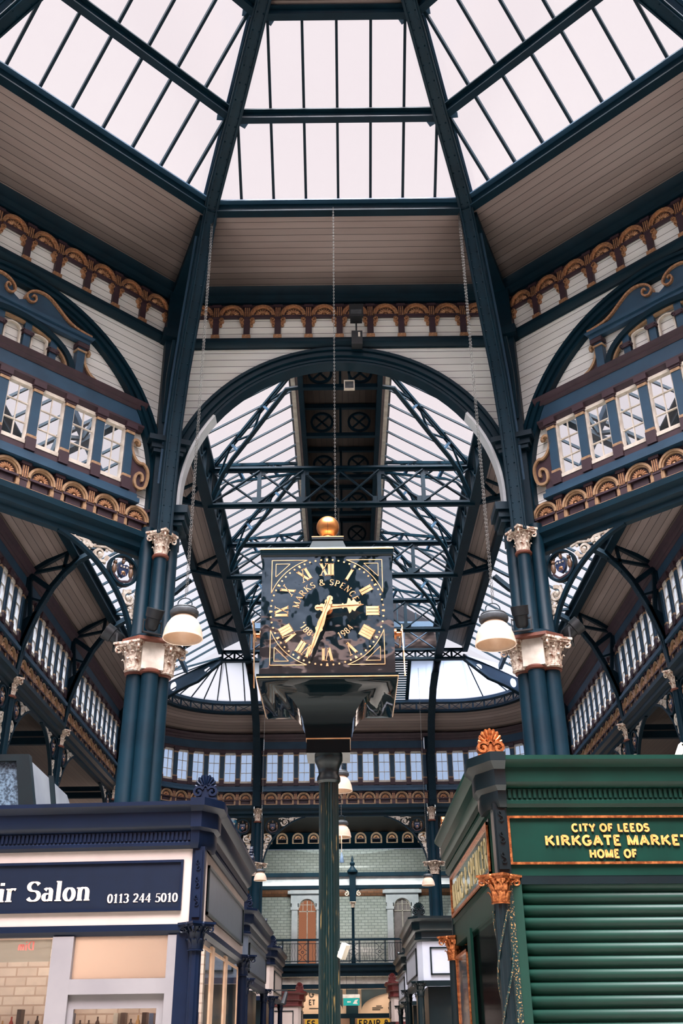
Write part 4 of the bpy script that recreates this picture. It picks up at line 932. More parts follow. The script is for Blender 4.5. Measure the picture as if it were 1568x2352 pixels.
mb = MB(); mb.quad((-3.3, 33.12, 13.6), (3.3, 33.12, 13.6), (3.3, 33.12, 14.45), (-3.3, 33.12, 14.45), uv=((0, 0), (6.6, 0), (6.6, .85), (0, .85))); o = struct('wall_gable', mb, PLANKCEIL); md = o.modifiers.new('depth', 'SOLIDIFY'); md.thickness = .04; md.offset = 1
t = T('gable_glazing', 'frosted glazed gable above the girder at the far end of the nave', 'skylight', org=(0, 33.1, 14.6))
for i in range(10):
    x0, x1 = -3.25+i*.65, -3.25+(i+1)*.65; h = lambda x: 14.6+(3.3-abs(x))*.6 if abs(x) > 1.3 else 15.8
    mb = MB(); mb.prism([(x0+.02, 14.6), (x1-.02, 14.6), (x1-.02, h(x1)), (x0+.02, h(x0))], 33.1, 33.112); t.part('pane', mb, FROST, smooth=0)
    if i: mb = MB(); mb.bar((x0, 33.08, 14.6), (x0, 33.08, h(x0)), .05, .05); t.part('glazing_bar', mb, STEEL)
# ---- fan glazing round the end
def fan(s, nm, mat, bars):
    t = T('fan_light' if s < 0 else 'sheeted_fan_light', 'frosted fan shaped roof glazing with radiating bars in the far left corner' if s < 0 else 'fan shaped roof light in the far right corner covered with white plastic sheet', 'skylight', org=(s*4.6, 34.4, 13.1))
    apex = [(s*x, 33.05, 13.3) for x in (.3, 1.0, 1.65, 2.3, 2.9, 3.5, 4.1)]; n = 9
    outs = [HW.at(sF(s*x), 1.1, 12.58)[0] for x in (.35, 1.0, 1.65, 2.35, 3.0, 3.6, 4.25)]
    A = apex[:]; O = outs[:]
    d0 = sF(s*3.9); sg = -1 if s > 0 else 1
    for i in range(1, 9): O.append(HW.at(d0+sg*(.3+i*.72), 1.1, 12.58)[0]); A.append((s*4.2, 33.05, 13.42))
    for i in range(len(A)-1):
        p = [Vector(A[i]), Vector(A[i+1]), Vector(O[i+1]), Vector(O[i])]
        if s > 0 and i in (1, 2): continue
        k = Zv*.01
        if (p[0]-p[1]).length < .01:
            mb = MB(); j = mb.add([p[0], p[2], p[3], p[0]+k, p[2]+k, p[3]+k]); [mb.face(f) for f in ((j, j+1, j+2), (j+3, j+5, j+4), (j, j+3, j+4, j+1), (j+1, j+4, j+5, j+2), (j+2, j+5, j+3, j))]
        else: mb = MB().hexa(p+[q+k for q in p])
        t.part('pane' if s < 0 else 'sheet', mb, mat, smooth=0)
    for i in range(len(A)):
        if s > 0 and i not in (0, 1, 3, 8, 10, 12): continue
        mb = MB(); mb.bar(A[i], O[i], .035, .06); t.part('glazing_bar', mb, STEEL)
    return t
fan(-1, 'left', FROST, True); fan(1, 'right', SHEET, True)
t = T('louvre', 'open louvre of dark slats in the end roof slope, right of the clock', 'louvre', org=(1.65, 34.2, 13.0))
for i in range(17):
    u = i/16; y = 33.15+2.15*u; z = 13.3-.7*u; mb = MB(); mb.box(1.02, 2.28, y-.045, y+.045, z-.03, z); t.part('slat', mb, STEEL)
for x in (1.0, 2.32): mb = MB(); mb.bar((x, 33.05, 13.32), (x, 35.4, 12.6), .12, .1); t.part('side_rail', mb, STEELD)
# ribs at the far end: posts, hip ribs
for s, nm in ((-1, 'left'), (1, 'right')):
    t = T('end_rib', 'riveted steel rib rising from the far wall column to the nave girder, %s side' % nm, 'rib', org=(s*3.15, 36.3, 8.95), group='ribs of the far end')
    pts = [(s*3.15, 36.2, 8.95), (s*3.15, 36.05, 10.5), (s*3.18, 35.5, 11.8), (s*3.22, 34.6, 12.7), (s*3.28, 33.6, 13.2), (s*3.3, 33.0, 13.3)]
    mb = MB(); mb.path(pts, .26, .04, (0, 1, .3)); t.part('flange', mb, STEELD); mb = MB(); mb.path([(p[0], p[1]+.12, p[2]+.12) for p in pts], .03, .24, (0, 1, .3)); t.part('web', mb, STEELD)
    mb = MB()
    for a, b in zip(pts, pts[1:]):
        a, b = Vector(a), Vector(b); n = int((b-a).length/.16)
        for i in range(n):
            for e_ in (-.08, .08): mb.rivet(a.lerp(b, i/n)+Vector((e_, -.03, -.01)), (0, -1, 0), .02)
    t.part('rivets', mb, STEEL)
    t = T('hip_rib', 'plate rib with oval holes fanning to the curved corner of the far end, %s side' % nm, 'rib', org=(s*6.3, 35.2, 11.6), group='hip ribs of the far end')
    a, b = Vector((s*4.2, 33.05, 13.42)), Vector((s*6.35, 35.3, 12.5)); d_ = (b-a); n = 24
    A = []; B = []
    c0 = Vector((s*4.2, 33.05, 0)); e_ = Vector((s*2.38, .55, 0)).normalized(); L = math.hypot(2.38, .55)
    top = lambda u: 13.36-.78*u; bot = lambda u: 13.36-.78*u-.12-.36*min(1, u/.35)-.35*u**4
    F = (s*4.2, 33.05, math.atan2(e_.y, e_.x))
    mb = MB(); us = [0, .12, .16, .28, .34, .62, .66, .78, .84, 1.0]
    m_ = lambda u: (top(u)+bot(u))/2
    for u0, u1 in zip(us, us[1:]):
        hole = (u0, u1) in ((.16, .28), (.66, .78))
        if not hole: mb.hexa([c0+e_*L*u+Vector((-e_.y, e_.x, 0))*q+Zv*z for z_ in (0, 1) for (u, q, z) in ((u0, -.02, (bot, top)[z_](u0)), (u1, -.02, (bot, top)[z_](u1)), (u1, .02, (bot, top)[z_](u1)), (u0, .02, (bot, top)[z_](u0)))])
        else:
            um = (u0+u1)/2; rx = (u1-u0)/2*L; rz_ = (top(um)-bot(um))*.3
            for i in range(16):
                a0, a1 = 2*PI*i/16, 2*PI*(i+1)/16
                def rim_(a):
                    x = max(-1, min(1, 1.42*math.cos(a))); z = max(-1, min(1, 1.42*math.sin(a))); u = um+x*(u1-u0)/2; return u, m_(u)+z*(top(u)-bot(u))/2
                P4 = []
                for a in (a0, a1):
                    u, z = rim_(a); P4.append((c0+e_*L*u+Zv*z, c0+e_*(L*um+rx*.8*math.cos(a))+Zv*(m_(um)+rz_*math.sin(a))))
                q = Vector((-e_.y, e_.x, 0))*.02; mb.hexa([P4[0][0]-q, P4[1][0]-q, P4[1][1]-q, P4[0][1]-q, P4[0][0]+q, P4[1][0]+q, P4[1][1]+q, P4[0][1]+q])
    t.part('web_plate', mb, BLUE)
    for fn, pn in ((top, 'top_flange'), (bot, 'bottom_flange')):
        mb = MB(); mb.path([c0+e_*L*u/20+Zv*fn(u/20) for u in range(21)], .16, .03, (0, 0, 1)); t.part(pn, mb, STEELD)
# ---- aisle ribs
def aisle_rib(s, y, lab):
    t = T('aisle_rib', lab, 'rib', org=(s*7.4, y, 8.95), group='curved ribs of the aisles')
    V = lambda p: (s*p[0], y, p[1])
    cv = [(7.42, 8.95), (7.35, 9.7), (7.1, 10.54), (6.85, 11.12), (6.6, 11.5), (6.3, 11.82)]+([(5.9, 12.06), (5.3, 12.4), (4.7, 12.82), (4.3, 13.2)] if y < 32 else [])
    mb = MB(); mb.path([V(p) for p in cv], .2, .03, (-s, 0, -.6)); t.part('curved_flange', mb, STEEL)
    mb = MB(); mb.path([(s*(p[0]+.05), y, p[1]+.05) for p in cv], .04, .12, (-s, 0, -.6)); t.part('curved_web', mb, STEELD)
    mb = MB(); mb.prism([(s*x, z) for x, z in [(7.47, 8.95), (7.47, 10.3), (7.3, 10.45), (7.16, 10.55), (7.12, 10.4)]+[(7.3, 9.8), (7.38, 9.3)]], y-.02, y+.02); t.part('gusset_plate', mb, STEELD)
    for a, b, w in (((7.5, 11.52), (6.52, 12.14), .12), ((7.45, 11.5), (6.36, 11.74), .08), ((6.62, 12.05), (6.68, 11.36), .08), ((7.42, 11.45), (6.9, 11.08), .12), ((7.44, 11.4), (7.3, 10.4), .1), ((7.48, 10.9), (7.0, 10.75), .06)):
        mb = MB(); mb.bar(V(a), V(b), w*.9, w, (0, 1, 0)); t.part('tie', mb, STEELD)
    for a, b in () if y > 32 else (((6.45, 12.22), (4.3, 13.5)), ((5.9, 12.2), (5.8, 12.62)), ((5.3, 12.55), (5.1, 13.02)), ((5.8, 12.62), (5.3, 12.55)), ((6.4, 12.2), (5.95, 12.15)), ((5.1, 13.02), (4.75, 12.95))):
        mb = MB(); mb.bar(V(a), V(b), .07, .09, (0, 1, 0)); t.part('upper_web', mb, STEEL)
    mb = MB()
    for a, b in zip(cv, cv[1:]):
        a, b = Vector(V(a)), Vector(V(b)); n = max(2, int((b-a).length/.15))
        for i in range(n):
            for q in (-.07, .07): mb.rivet(a.lerp(b, i/n)+Vector((-s*.02, q, -.012)), (-s, 0, -.6), .016)
    t.part('rivets', mb, BLUE)
for s, nm in ((-1, 'left'), (1, 'right')):
    for y, w in ((17.35, 'first'), (21.68, 'second'), (25.98, 'third'), (32.45, 'fourth')): aisle_rib(s, y, 'curved riveted rib on the %s aisle wall, %s from the octagon' % (nm, w))
# ================================================================ ground, outer walls, arcade backs
TILE = paint('grey_floor_tiles', (176, 168, 158), (158, 150, 140), rough=.5, scale=1.2)
mb = MB(); mb.box(-16, 16, -12, 50, -.1, 0); struct('floor', mb, TILE)
TERRA = bricks('terracotta_brick', (206, 112, 78), (180, 92, 62), (140, 104, 88), .22, .075)  # terracotta chosen so that the clock dial reflects orange
def uvwall(name, a, b, z0, z1, mat, th=.15):
    L = math.hypot(b[0]-a[0], b[1]-a[1]); mb = MB(); mb.quad((a[0], a[1], z0), (b[0], b[1], z0), (b[0], b[1], z1), (a[0], a[1], z1), uv=((0, z0), (L, z0), (L, z1), (0, z1)))
    o = struct(name, mb, mat); md = o.modifiers.new('depth', 'SOLIDIFY'); md.thickness = th; md.offset = -1; return o
BROWNW = paint('brown_wall_paint', (150, 124, 108), (130, 106, 92), rough=.6, scale=1.5)
uvwall('wall_reflection_prop', (14, -9), (-14, -9), 0, 10.9, TERRA); uvwall('wall_reflection_prop_upper', (14, -9), (-14, -9), 13.6, 16.5, STEELD)  # unseen end wall, added for its reflection in the clock dial
for i in range(7):
    x = -9+i*3.0; mb = MB(); mb.box(x-.6, x+.6, -9.15, -8.95, 10.9, 13.6); struct('trim_reflection_prop_%d' % i, mb, STEELD)
mb = MB(); mb.box(-14, 14, -9.06, -9.04, 10.9, 13.6); struct('window_back', mb, FARGLASS)  # unseen glass band, added to put sky into the dial's reflection
uvwall('wall_outer_left', (-12.5, -9), (-12.5, 38), 0, 3.0, BROWNW); uvwall('wall_outer_right', (12.5, 38), (12.5, -9), 0, 3.6, BROWNW)
uvwall('wall_outer_left_upper', (-12.5, -9), (-12.5, 38), 7.6, 11.5, BROWNW); uvwall('wall_outer_right_upper', (12.5, 38), (12.5, -9), 4.6, 11.5, BROWNW)
for s, nm in ((-1, 'left'), (1, 'right')):
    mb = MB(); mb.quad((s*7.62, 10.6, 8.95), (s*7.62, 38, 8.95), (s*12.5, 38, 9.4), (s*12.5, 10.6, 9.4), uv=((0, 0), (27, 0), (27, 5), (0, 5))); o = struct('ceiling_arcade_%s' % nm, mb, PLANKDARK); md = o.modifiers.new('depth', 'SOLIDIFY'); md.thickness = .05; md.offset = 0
    # window wall at the back of the arcade
    z0, z1 = (3.0, 7.6) if s < 0 else (3.6, 4.6)
    t = T('arcade_window_wall', 'low band of glazing seen through the %s aisle arches' % nm, 'glazing', org=(s*12.4, 26, z0), group='glazing behind the aisle arches')
    mb = MB(); mb.box(min(s*12.38, s*12.4), max(s*12.38, s*12.4), 15, 38, z0, z1); t.part('panes', mb, FROST, smooth=0)
    y = 15
    while y < 38: mb = MB(); mb.bar((s*12.3, y, z0), (s*12.3, y, z1), .06); t.part('glazing_bar', mb, STEELD); y += 1.1
    mb = MB(); mb.box(min(s*12.25, s*12.35), max(s*12.25, s*12.35), 15, 38, (z0+z1)/2-.05, (z0+z1)/2+.05); t.part('transom', mb, STEELD)
    for y in (17.35, 21.65, 25.95, 32.5):
        t = T('arcade_rib', 'curved steel rib inside the %s side arcade at %s column' % (nm, {17.35: 'the nearest', 21.65: 'the second', 25.95: 'the third', 32.5: 'the last'}[y]), 'rib', org=(s*9.5, y, 6.0), group='ribs of the side arcades')
        cv = [Vector((s*(12.3-4.7*math.sin(R(a))), y, 5.2+3.5*math.sin(R(a)+0)*1.0 if False else 5.0+3.8*math.sin(R(90-abs(90-a))))) for a in range(10, 91, 10)]
        cv = [Vector((s*(12.3-(12.3-7.7)*u), y, 5.0+3.6*math.sin(PI/2*min(1, u*1.6)))) for u in [i/10 for i in range(11)]]
        mb = MB(); mb.path(cv, .18, .14, (0, 0, 1) if False else (0, 1, 0)); t.part('curved_rib', mb, STEELD)
        mb = MB(); mb.bar((s*12.3, y, 8.8), (s*7.7, y, 8.8), .12, .14); t.part('tie', mb, STEELD)
        for u in (.25, .5):
            c = cv[int(u*10)]; mb = MB(); mb.bar(c, (c.x, y, 8.8), .06); t.part('strut', mb, STEELD)
    # plain wall of the octagon's own side, nearest the camera
    uvwall('wall_side_%s' % nm, (s*7.48, 10.6), (s*7.48, 4.4), 8.6, 14.3, PLANKWALL, .1)
    mb = MB(); mb.box(min(s*12.7, s*7.6), max(s*12.7, s*7.6), 10.6, 38, 11.4, 11.5); struct('ceiling_flat_%s' % nm, mb, PLANKDARK) if False else None
# ================================================================ gallery at the far end
WBRICK = bricks('white_glazed_brick', (206, 212, 204), (188, 194, 184), (146, 154, 150), .26, .11, rough=.22, spec=.6)
OBRICK = bricks('orange_brick', (176, 124, 92), (150, 104, 78), (120, 96, 80), .26, .11, rough=.4)
uvwall('wall_gallery', (4.4, 43.15), (-4.4, 43.15), 0, 6.72, WBRICK); uvwall('wall_gallery_band', (4.4, 43.14), (-4.4, 43.14), 6.72, 7.1, OBRICK); uvwall('wall_gallery_upper', (4.4, 43.15), (-4.4, 43.15), 7.1, 8.55, WBRICK)
uvwall('wall_gallery_top', (4.4, 42.95), (-4.4, 42.95), 8.55, 11.2, STEELD)
for s, nm in ((-1, 'left'), (1, 'right')): uvwall('wall_gallery_%s' % nm, *(((-4.4, 43), (-4.4, 36.6)) if s < 0 else ((4.4, 36.6), (4.4, 43))), 0, 9.2, STEELD)
uvwall('wall_end_left', (-4.4, 38.4), (-12.5, 38.4), 0, 9.2, BROWNW); uvwall('wall_end_right', (12.5, 38.4), (4.4, 38.4), 0, 9.2, BROWNW)
l = bpy.data.lights.new('gallery_fill_light', 'AREA'); l.energy = 260; l.size = 7; l.size_y = .5; l.shape = 'RECTANGLE'; l.color = (.95, 1, .97); o = link('gallery_fill_light', l, None, (0, 37.6, 9.1)); o.rotation_euler = (R(48), 0, 0)  # unseen area lamp added above the arch crown to brighten the gallery
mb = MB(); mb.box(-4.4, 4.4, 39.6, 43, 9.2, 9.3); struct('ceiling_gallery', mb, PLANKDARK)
mb = MB(); mb.box(-4.4, 4.4, 36.75, 39.6, 9.3, 9.31); struct('window_gallery_fill', mb, glass('gallery_fill_glass', (.86, .83, .78), (.42, .42, .42), .3, .02, speck=False))  # unseen roof glass, added to let more light into the gallery
mb = MB(); mb.box(-14, 14, -6.5, -.1, 14.5, 14.6); struct('ceiling_light_blocker', mb, PLANKDARK)  # unseen roof added behind the camera to cut light on the stall fronts
pG = Path([('l', 4.4, 42.85, PI, 8.8)])
def gallery_frieze():
    t = T('shell_frieze', 'dark frieze of arches high on the gallery back wall', 'frieze', org=(0, 42.85, 8.6))
    mb = MB(); mb.sweep(pG.pts(0, 8.8), prof_box(0, .02, 8.7, 9.2)); t.part('backing', mb, MAROON)
    for i in range(13):
        p, r = pG.at(.5+i*.65, .02); t.inst('niche_arch', LARCH, (p[0], p[1], 8.95), r); t.inst('shell', SHELL, (p[0], p[1], 8.95), r)
gallery_frieze()
t = T('gallery_beam', 'white fascia beam with dark mouldings above the gallery', 'beam', org=(0, 40, 6.7))
mb = MB(); mb.box(-4.3, 4.3, 39.95, 40.1, 6.74, 7.06); t.part('fascia', mb, WHITEB)
for z0, z1 in ((6.62, 6.74), (7.06, 7.2)): mb = MB(); mb.box(-4.3, 4.3, 39.85, 40.15, z0, z1); t.part('moulding', mb, STEELD)
t = T('gallery_post', 'slender dark post with finial rising through the gallery beam', 'post', org=(.27, 39.9, 3.9))
mb = MB(); mb.lathe([(.08, 3.9), (.08, 4.2), (.055, 4.3), (.05, 5.9), (.07, 5.95)], (.27, 39.9, 0), 14); t.part('shaft', mb, STEELD)
t.inst('capital', CAP, (.27, 39.9, 5.95), 0, (.5, .5, .45)); mb = MB(); mb.box(.15, .39, 39.82, 39.98, 6.15, 7.25); t.part('head', mb, STEELD)
mb = MB(); mb.lathe([(.2, 7.2), (.2, 7.26), (.12, 7.34), (.06, 7.44), (.1, 7.5), (.1, 7.54), (.04, 7.6), (.05, 7.68), (.01, 7.82)], (.27, 39.9, 0), 14); t.part('finial', mb, STEELD)
for s in (-1, 1):
    mb = MB(); mb.prism([(.27+s*.1, 6.15), (.27+s*.12, 6.4), (.27+s*.3, 6.58), (.27+s*.75, 6.64), (.27+s*.1, 6.66)], 39.86, 39.94); t.part('bracket', mb, STEELD)
    mb = MB(); leafcurl(mb, .27+s*.24, 6.44, .1, 90, s*380, sx=1); mb.v = [(x, y+39.84, z) for x, y, z in mb.v]; t.part('bracket_scroll', mb, IRONCREAM)
ORANGEGL = emit('lit_orange_blind', (196, 128, 96), .55); GREYGL = paint('grey_blind', (150, 142, 140), (136, 128, 126), rough=.3)
for cx, nm, gl in ((-1.55, 'left', ORANGEGL), (2.28, 'right', GREYGL)):
    t = T('gallery_window', 'round headed window in a white surround on the gallery, %s' % {'left': 'with an orange blind', 'right': 'with a grey blind'}[nm], 'window', org=(cx, 42.9, 4.6), group='windows on the gallery')
    mb = MB(); A = [(cx-.62, 4.0), (cx-.62, 6.7), (cx+.62, 6.7), (cx+.62, 4.0)]
    for sx in (-1, 1): mb.box(*sorted((cx+sx*.38, cx+sx*.62)), 42.78, 43, 4.0, 6.45); mb.box(*sorted((cx+sx*.34, cx+sx*.66)), 42.74, 43, 6.2, 6.3)
    out = [(cx-.38, 6.45), (cx-.38, 6.78), (cx+.38, 6.78), (cx+.38, 6.45)]
    top = [(cx-.62, 6.78)]*1; ar = arc(cx, 6.28, .34, .34, 180, 0, 14); mb.band([(p[0], 6.8) for p in ar], ar, 42.8, 43); mb.box(cx-.66, cx-.34, 42.8, 43, 6.45, 6.8); mb.box(cx+.34, cx+.66, 42.8, 43, 6.45, 6.8)
    mb.box(cx-.78, cx+.78, 42.68, 43, 6.8, 6.92); mb.box(cx-.7, cx+.7, 42.74, 43, 6.92, 6.97); t.part('surround', mb, WHITEB)
    mb = MB(); mb.prism([(cx-.34, 4.0), (cx+.34, 4.0)]+arc(cx, 6.28, .34, .34, 0, 180, 14), 42.95, 42.98); t.part('pane', mb, gl)
    mb = MB(); mb.bar((cx, 42.93, 4.0), (cx, 42.93, 6.6), .035); mb.bar((cx-.34, 42.93, 6.15), (cx+.34, 42.93, 6.15), .035); mb.bar((cx-.17, 42.93, 6.15), (cx-.17, 42.93, 6.55), .02); mb.bar((cx+.17, 42.93, 6.15), (cx+.17, 42.93, 6.55), .02); mb.bar((cx-.3, 42.93, 6.4), (cx+.3, 42.93, 6.4), .02); mb.band(arc(cx, 6.28, .34, .34, 0, 180, 14), arc(cx, 6.28, .3, .3, 0, 180, 14), 42.9, 42.95); t.part('glazing_bars', mb, CREAM)
t = T('balcony', 'gallery balcony with black wrought iron railing above the exit', 'balcony', org=(0, 39.8, 3.5))
mb = MB(); mb.sweep([(4.3, 39.9), (-4.3, 39.9)], [(-2.9, 3.95), (0, 3.62), (.1, 3.62), (.1, 3.75), (.18, 3.8), (.18, 3.92), (.26, 3.98), (.26, 4.04), (-2.9, 4.04)]); t.part('floor_beam', mb, STEELD)
mb = MB(); mb.box(-4.3, 4.3, 39.95, 40.1, 3.36, 3.6); t.part('lower_fascia', mb, CREAM); mb = MB(); mb.box(-4.3, 4.3, 39.85, 40.2, 3.22, 3.36); t.part('lower_beam', mb, STEELD)
mb = MB(); mb.box(-4.3, 4.3, 39.66, 39.74, 4.80, 4.87); mb.box(-4.3, 4.3, 39.68, 39.72, 4.10, 4.13); mb.box(-4.3, 4.3, 39.69, 39.71, 4.70, 4.72); t.part('rail', mb, STEELD)
for i in range(9):
    x0 = -4.2+i*.94; mb = MB(); mb.bar((x0, 39.7, 4.06), (x0, 39.7, 4.84), .035)
    for j in range(1, 5): x = x0+.06+j*.095; mb.tube([(x+.012*math.sin(k*1.6), 39.7, 4.12+.58*k/8) for k in range(9)], .009, 4)
    mb.bar((x0+.55, 39.7, 4.06), (x0+.55, 39.7, 4.8), .02); mb.bar((x0+.9, 39.7, 4.06), (x0+.9, 39.7, 4.8), .02)
    for z0, z1 in ((4.13, 4.37), (4.47, 4.7)):
        for sx in (-1, 1): ribbon(mb, [(x0+.725+sx*q, z0+(z1-z0)*u) for u, q in ((0, .15), (.2, .06), (.5, .02), (.8, .06), (1, .15))], .018, 39.69, 39.71)
    n = 14; mb.band([(x0+.725+.05*math.cos(2*PI*k/n), 4.42+.05*math.sin(2*PI*k/n)) for k in range(n)], [(x0+.725+.03*math.cos(2*PI*k/n), 4.42+.03*math.sin(2*PI*k/n)) for k in range(n)], 39.685, 39.715, True)
    t.part('railing_panel', mb, STEELD)
# painted board wall below the balcony, arches, exit sign, yellow shop signs
BEIGE = paint('beige_board', (196, 180, 166), (180, 164, 150), rough=.5, scale=1); INK = paint('black_ink', (28, 26, 28), (22, 20, 22), rough=.5)
t = T('painted_sign_board', 'beige board with big black capital letters under the balcony', 'sign', org=(0, 41.5, 2.5))
mb = MB(); mb.box(-4.3, 4.3, 41.5, 41.6, 2.42, 3.3); t.part('board', mb, BEIGE)
g = lambda x0, z0: (lambda x, y: (x0+x, z0+y))
for tx, x0, z0, h_ in (('G', -1.42, 3.0, .24), ('ET', -1.42, 2.74, .17), ('www', 1.55, 2.56, .12)):
    mb = MB(); text(mb, tx, g(x0, z0), h_, .23, .23, False, y0=41.485, y1=41.5); t.part('lettering', mb, INK)
for x, z, w in ((.95, 2.62, .4), (.95, 2.56, .3), (-1.4, 2.62, .35), (1.1, 2.68, .2)):
    mb = MB(); mb.box(x, x+w, 41.485, 41.5, z-.018, z+.018); t.part('small_print', mb, INK)
t = T('iron_arcade', 'dark iron arches on a slim column in front of the beige sign board', 'arcade', org=(.2, 41.2, 0))
for cx in (-1.9, 2.3):
    mb = MB(); A = arc(cx, 2.55, 1.75, .62, 0, 180, 20); mb.band([(p[0], 3.24) for p in A], A, 41.15, 41.25); t.part('arch_plate', mb, STEELD)
mb = MB(); mb.box(-.02, .42, 41.1, 41.3, 2.3, 3.24); t.part('column_head', mb, STEELD); mb = MB(); mb.lathe([(.1, 0), (.1, 2.3)], (.2, 41.2, 0), 12); t.part('shaft', mb, STEELD)
t = T('exit_sign', 'hanging green lit exit sign with white pictogram below the balcony', 'sign', org=(.17, 39.7, 2.65))
mb = MB(); mb.box(-.14, .47, 39.7, 39.8, 2.9, 3.02); t.part('housing', mb, CREAM); mb = MB(); mb.box(-.12, .46, 39.73, 39.76, 2.66, 2.9); t.part('panel', mb, emit('exit_green', (60, 190, 178), .75))
mb = MB(); mb.prism([(.22, 2.72), (.4, 2.70), (.36, 2.78), (.42, 2.86), (.3, 2.84)], 39.72, 39.73); mb.box(0.02, .15, 39.72, 39.73, 2.755, 2.80); t.part('pictogram', mb, CREAM)
for x in (0, .33): mb = MB(); mb.bar((x, 39.75, 3.02), (x, 39.75, 3.66), .012); t.part('hanger', mb, STEELD)
YEL = emit('lit_yellow_sign', (214, 160, 62), .8)
for x0, x1, txt, lab in ((-1.52, -.6, 'ES', 'yellow lit shop sign left of the clock pole at the bottom'), (.38, 1.68, 'EPAIR &', 'yellow lit shop sign right of the clock pole at the bottom')):
    t = T('shop_sign', lab, 'sign', org=((x0+x1)/2, 40.6, 1.95)); mb = MB(); mb.box(x0, x1, 40.6, 40.7, 1.95, 2.25); t.part('panel', mb, YEL)
    mb = MB(); text(mb, txt, g(x0+(.06 if txt == 'ES' else .04), 2.0), .2, .24, .24, False, y0=40.585, y1=40.6, xs=1.15); t.part('lettering', mb, INK)
mb = MB(); mb.box(-4.2, 4.2, 40.55, 40.75, 2.27, 2.42); single('shop_header', 'dark beam above the yellow signs under the gallery', 'beam', mb, STEELD, (0, 40.6, 2.27))
mb = MB(); mb.box(-4.3, 4.3, 41.6, 41.7, 0, 2.42); struct('wall_shop_back', mb, BROWNW)
l = bpy.data.lights.new('under_gallery_fill', 'AREA'); l.energy = 60; l.size = 4; l.size_y = .3; l.shape = 'RECTANGLE'; l.color = (1, .72, .5); o = link('under_gallery_fill', l, None, (0, 40.4, 3.15)); o.rotation_euler = (R(62), 0, 0)  # area lamp without a fixture, added to brighten the board below the balcony
# ================================================================ market stalls
NAVY = paint('navy_stall_paint', (5, 18, 40), (4, 15, 34), rough=.4, scale=3, spec=.25); NAVYP = paint('navy_sign_panel', (7, 18, 36), (6, 16, 33), rough=.45, spec=.25)
GREEN = paint('bottle_green_paint', (4, 44, 35), (3, 38, 30), rough=.4, scale=3, spec=.25); SHUT = paint('green_shutter_paint', (5, 47, 36), (4, 40, 31), rough=.5, scale=2, spec=.35)
PINKW = paint('warm_white_paint', (174, 160, 152), (165, 151, 144), rough=.45, scale=2); GREYP = paint('grey_door_paint', (122, 117, 118), (114, 109, 111), rough=.45, scale=2)
LETTER = paint('cream_lettering', (232, 208, 190), (226, 200, 182), rough=.5); GLET = paint('gold_lettering', (236, 164, 92), (224, 148, 80), rough=.4, metal=.2)
COPPER = paint('antique_copper_gilding', (214, 132, 78), (140, 74, 40), rough=.32, metal=.7, scale=26, lo=.35, hi=.6); BLACKS = paint('black_green_paint', (8, 24, 28), (6, 19, 23), rough=.3, scale=3)
SPECK = paint('gold_flecked_green_paint', (14, 40, 40), (190, 140, 84), rough=.35, scale=70, lo=.56, hi=.66)
REDS = paint('dark_red_stall_paint', (88, 34, 32), (74, 28, 28), rough=.4); SLATE = paint('slate_grey_stall_paint', (84, 92, 104), (72, 80, 92), rough=.3)
NAVYCAP = make_capital([NAVY, NAVY]); COPCAP = make_capital([COPPER, COPPER])
def scallop(mb, c, w, h, n=11, a0=-38, a1=218, depth=.03):
    """upright ribbed shell: fan surface with a scalloped rim, curling forward at the top"""
    nt_, nr_ = n*6, 7; rows = {1: [], -1: []}
    for side in (1, -1):
        for j in range(nr_+1):
            q = j/nr_; row = []
            for i in range(nt_+1):
                u = i/nt_; a = R(a0+(a1-a0)*u); rib = abs(math.sin(PI*n*u)); k = 1-.10*(1-rib)*q
                x = w*q*k*math.cos(a); z = h*q*k*(math.sin(a)*.8+.2); y = side*depth*(.35+.65*rib*min(1, q*2.2))*(1-.25*q)+.05*max(0, z)*q
                row.append((c[0]+x, c[1]+y, c[2]+z))
            rows[side].append(mb.add(row))
    for side in (1, -1):
        for a, b in zip(rows[side], rows[side][1:]):
            for i in range(nt_): mb.face((a+i, a+i+1, b+i+1, b+i) if side < 0 else (a+i, b+i, b+i+1, a+i+1))
    a, b = rows[1][-1], rows[-1][-1]
    for i in range(nt_): mb.face((a+i, a+i+1, b+i+1, b+i))
    return mb
def acroterion(name, label, loc, rz, mat, sc, group):
    t = T(name, label, 'finial', (loc[0], loc[1], rz), (0, 0, loc[2]), group); z = loc[2]
    mb = MB(); mb.box(-.13*sc, .13*sc, -.06*sc, .06*sc, z, z+.03*sc); mb.prism([(-.1*sc, z+.03*sc), (.1*sc, z+.03*sc), (.05*sc, z+.14*sc), (-.05*sc, z+.14*sc)], -.035*sc, .03*sc); t.part('base', mb, mat)
    mb = MB(); scallop(mb, (0, 0, z+.125*sc), .118*sc, .165*sc, 11, -30, 210, .032*sc); t.part('shell', mb, mat)
    for s in (-1, 1):
        mb = MB(); n = 22
        P = [(s*(.075+(.062-.05*i/n)*math.cos(R(150-440*i/n)))*sc, z+(.095+(.06-.048*i/n)*math.sin(R(150-440*i/n)))*sc) for i in range(n+1)]
        ribbon(mb, P, .026*sc, -.055*sc, .045*sc); mb.ball((s*.075*sc, 0, z+.095*sc), (.02*sc, .06*sc, .02*sc), 8, 5); t.part('volute', mb, mat)
    for s in (-1, 1):
        mb = MB(); P = [(s*(.035+.03*(1-i/16)*math.cos(R(180+400*i/16)))*sc, z+(.17+.03*(1-i/16)*math.sin(R(180+400*i/16)))*sc) for i in range(17)]; ribbon(mb, P, .014*sc, -.05*sc, .04*sc); t.part('inner_scroll', mb, mat)
    return t
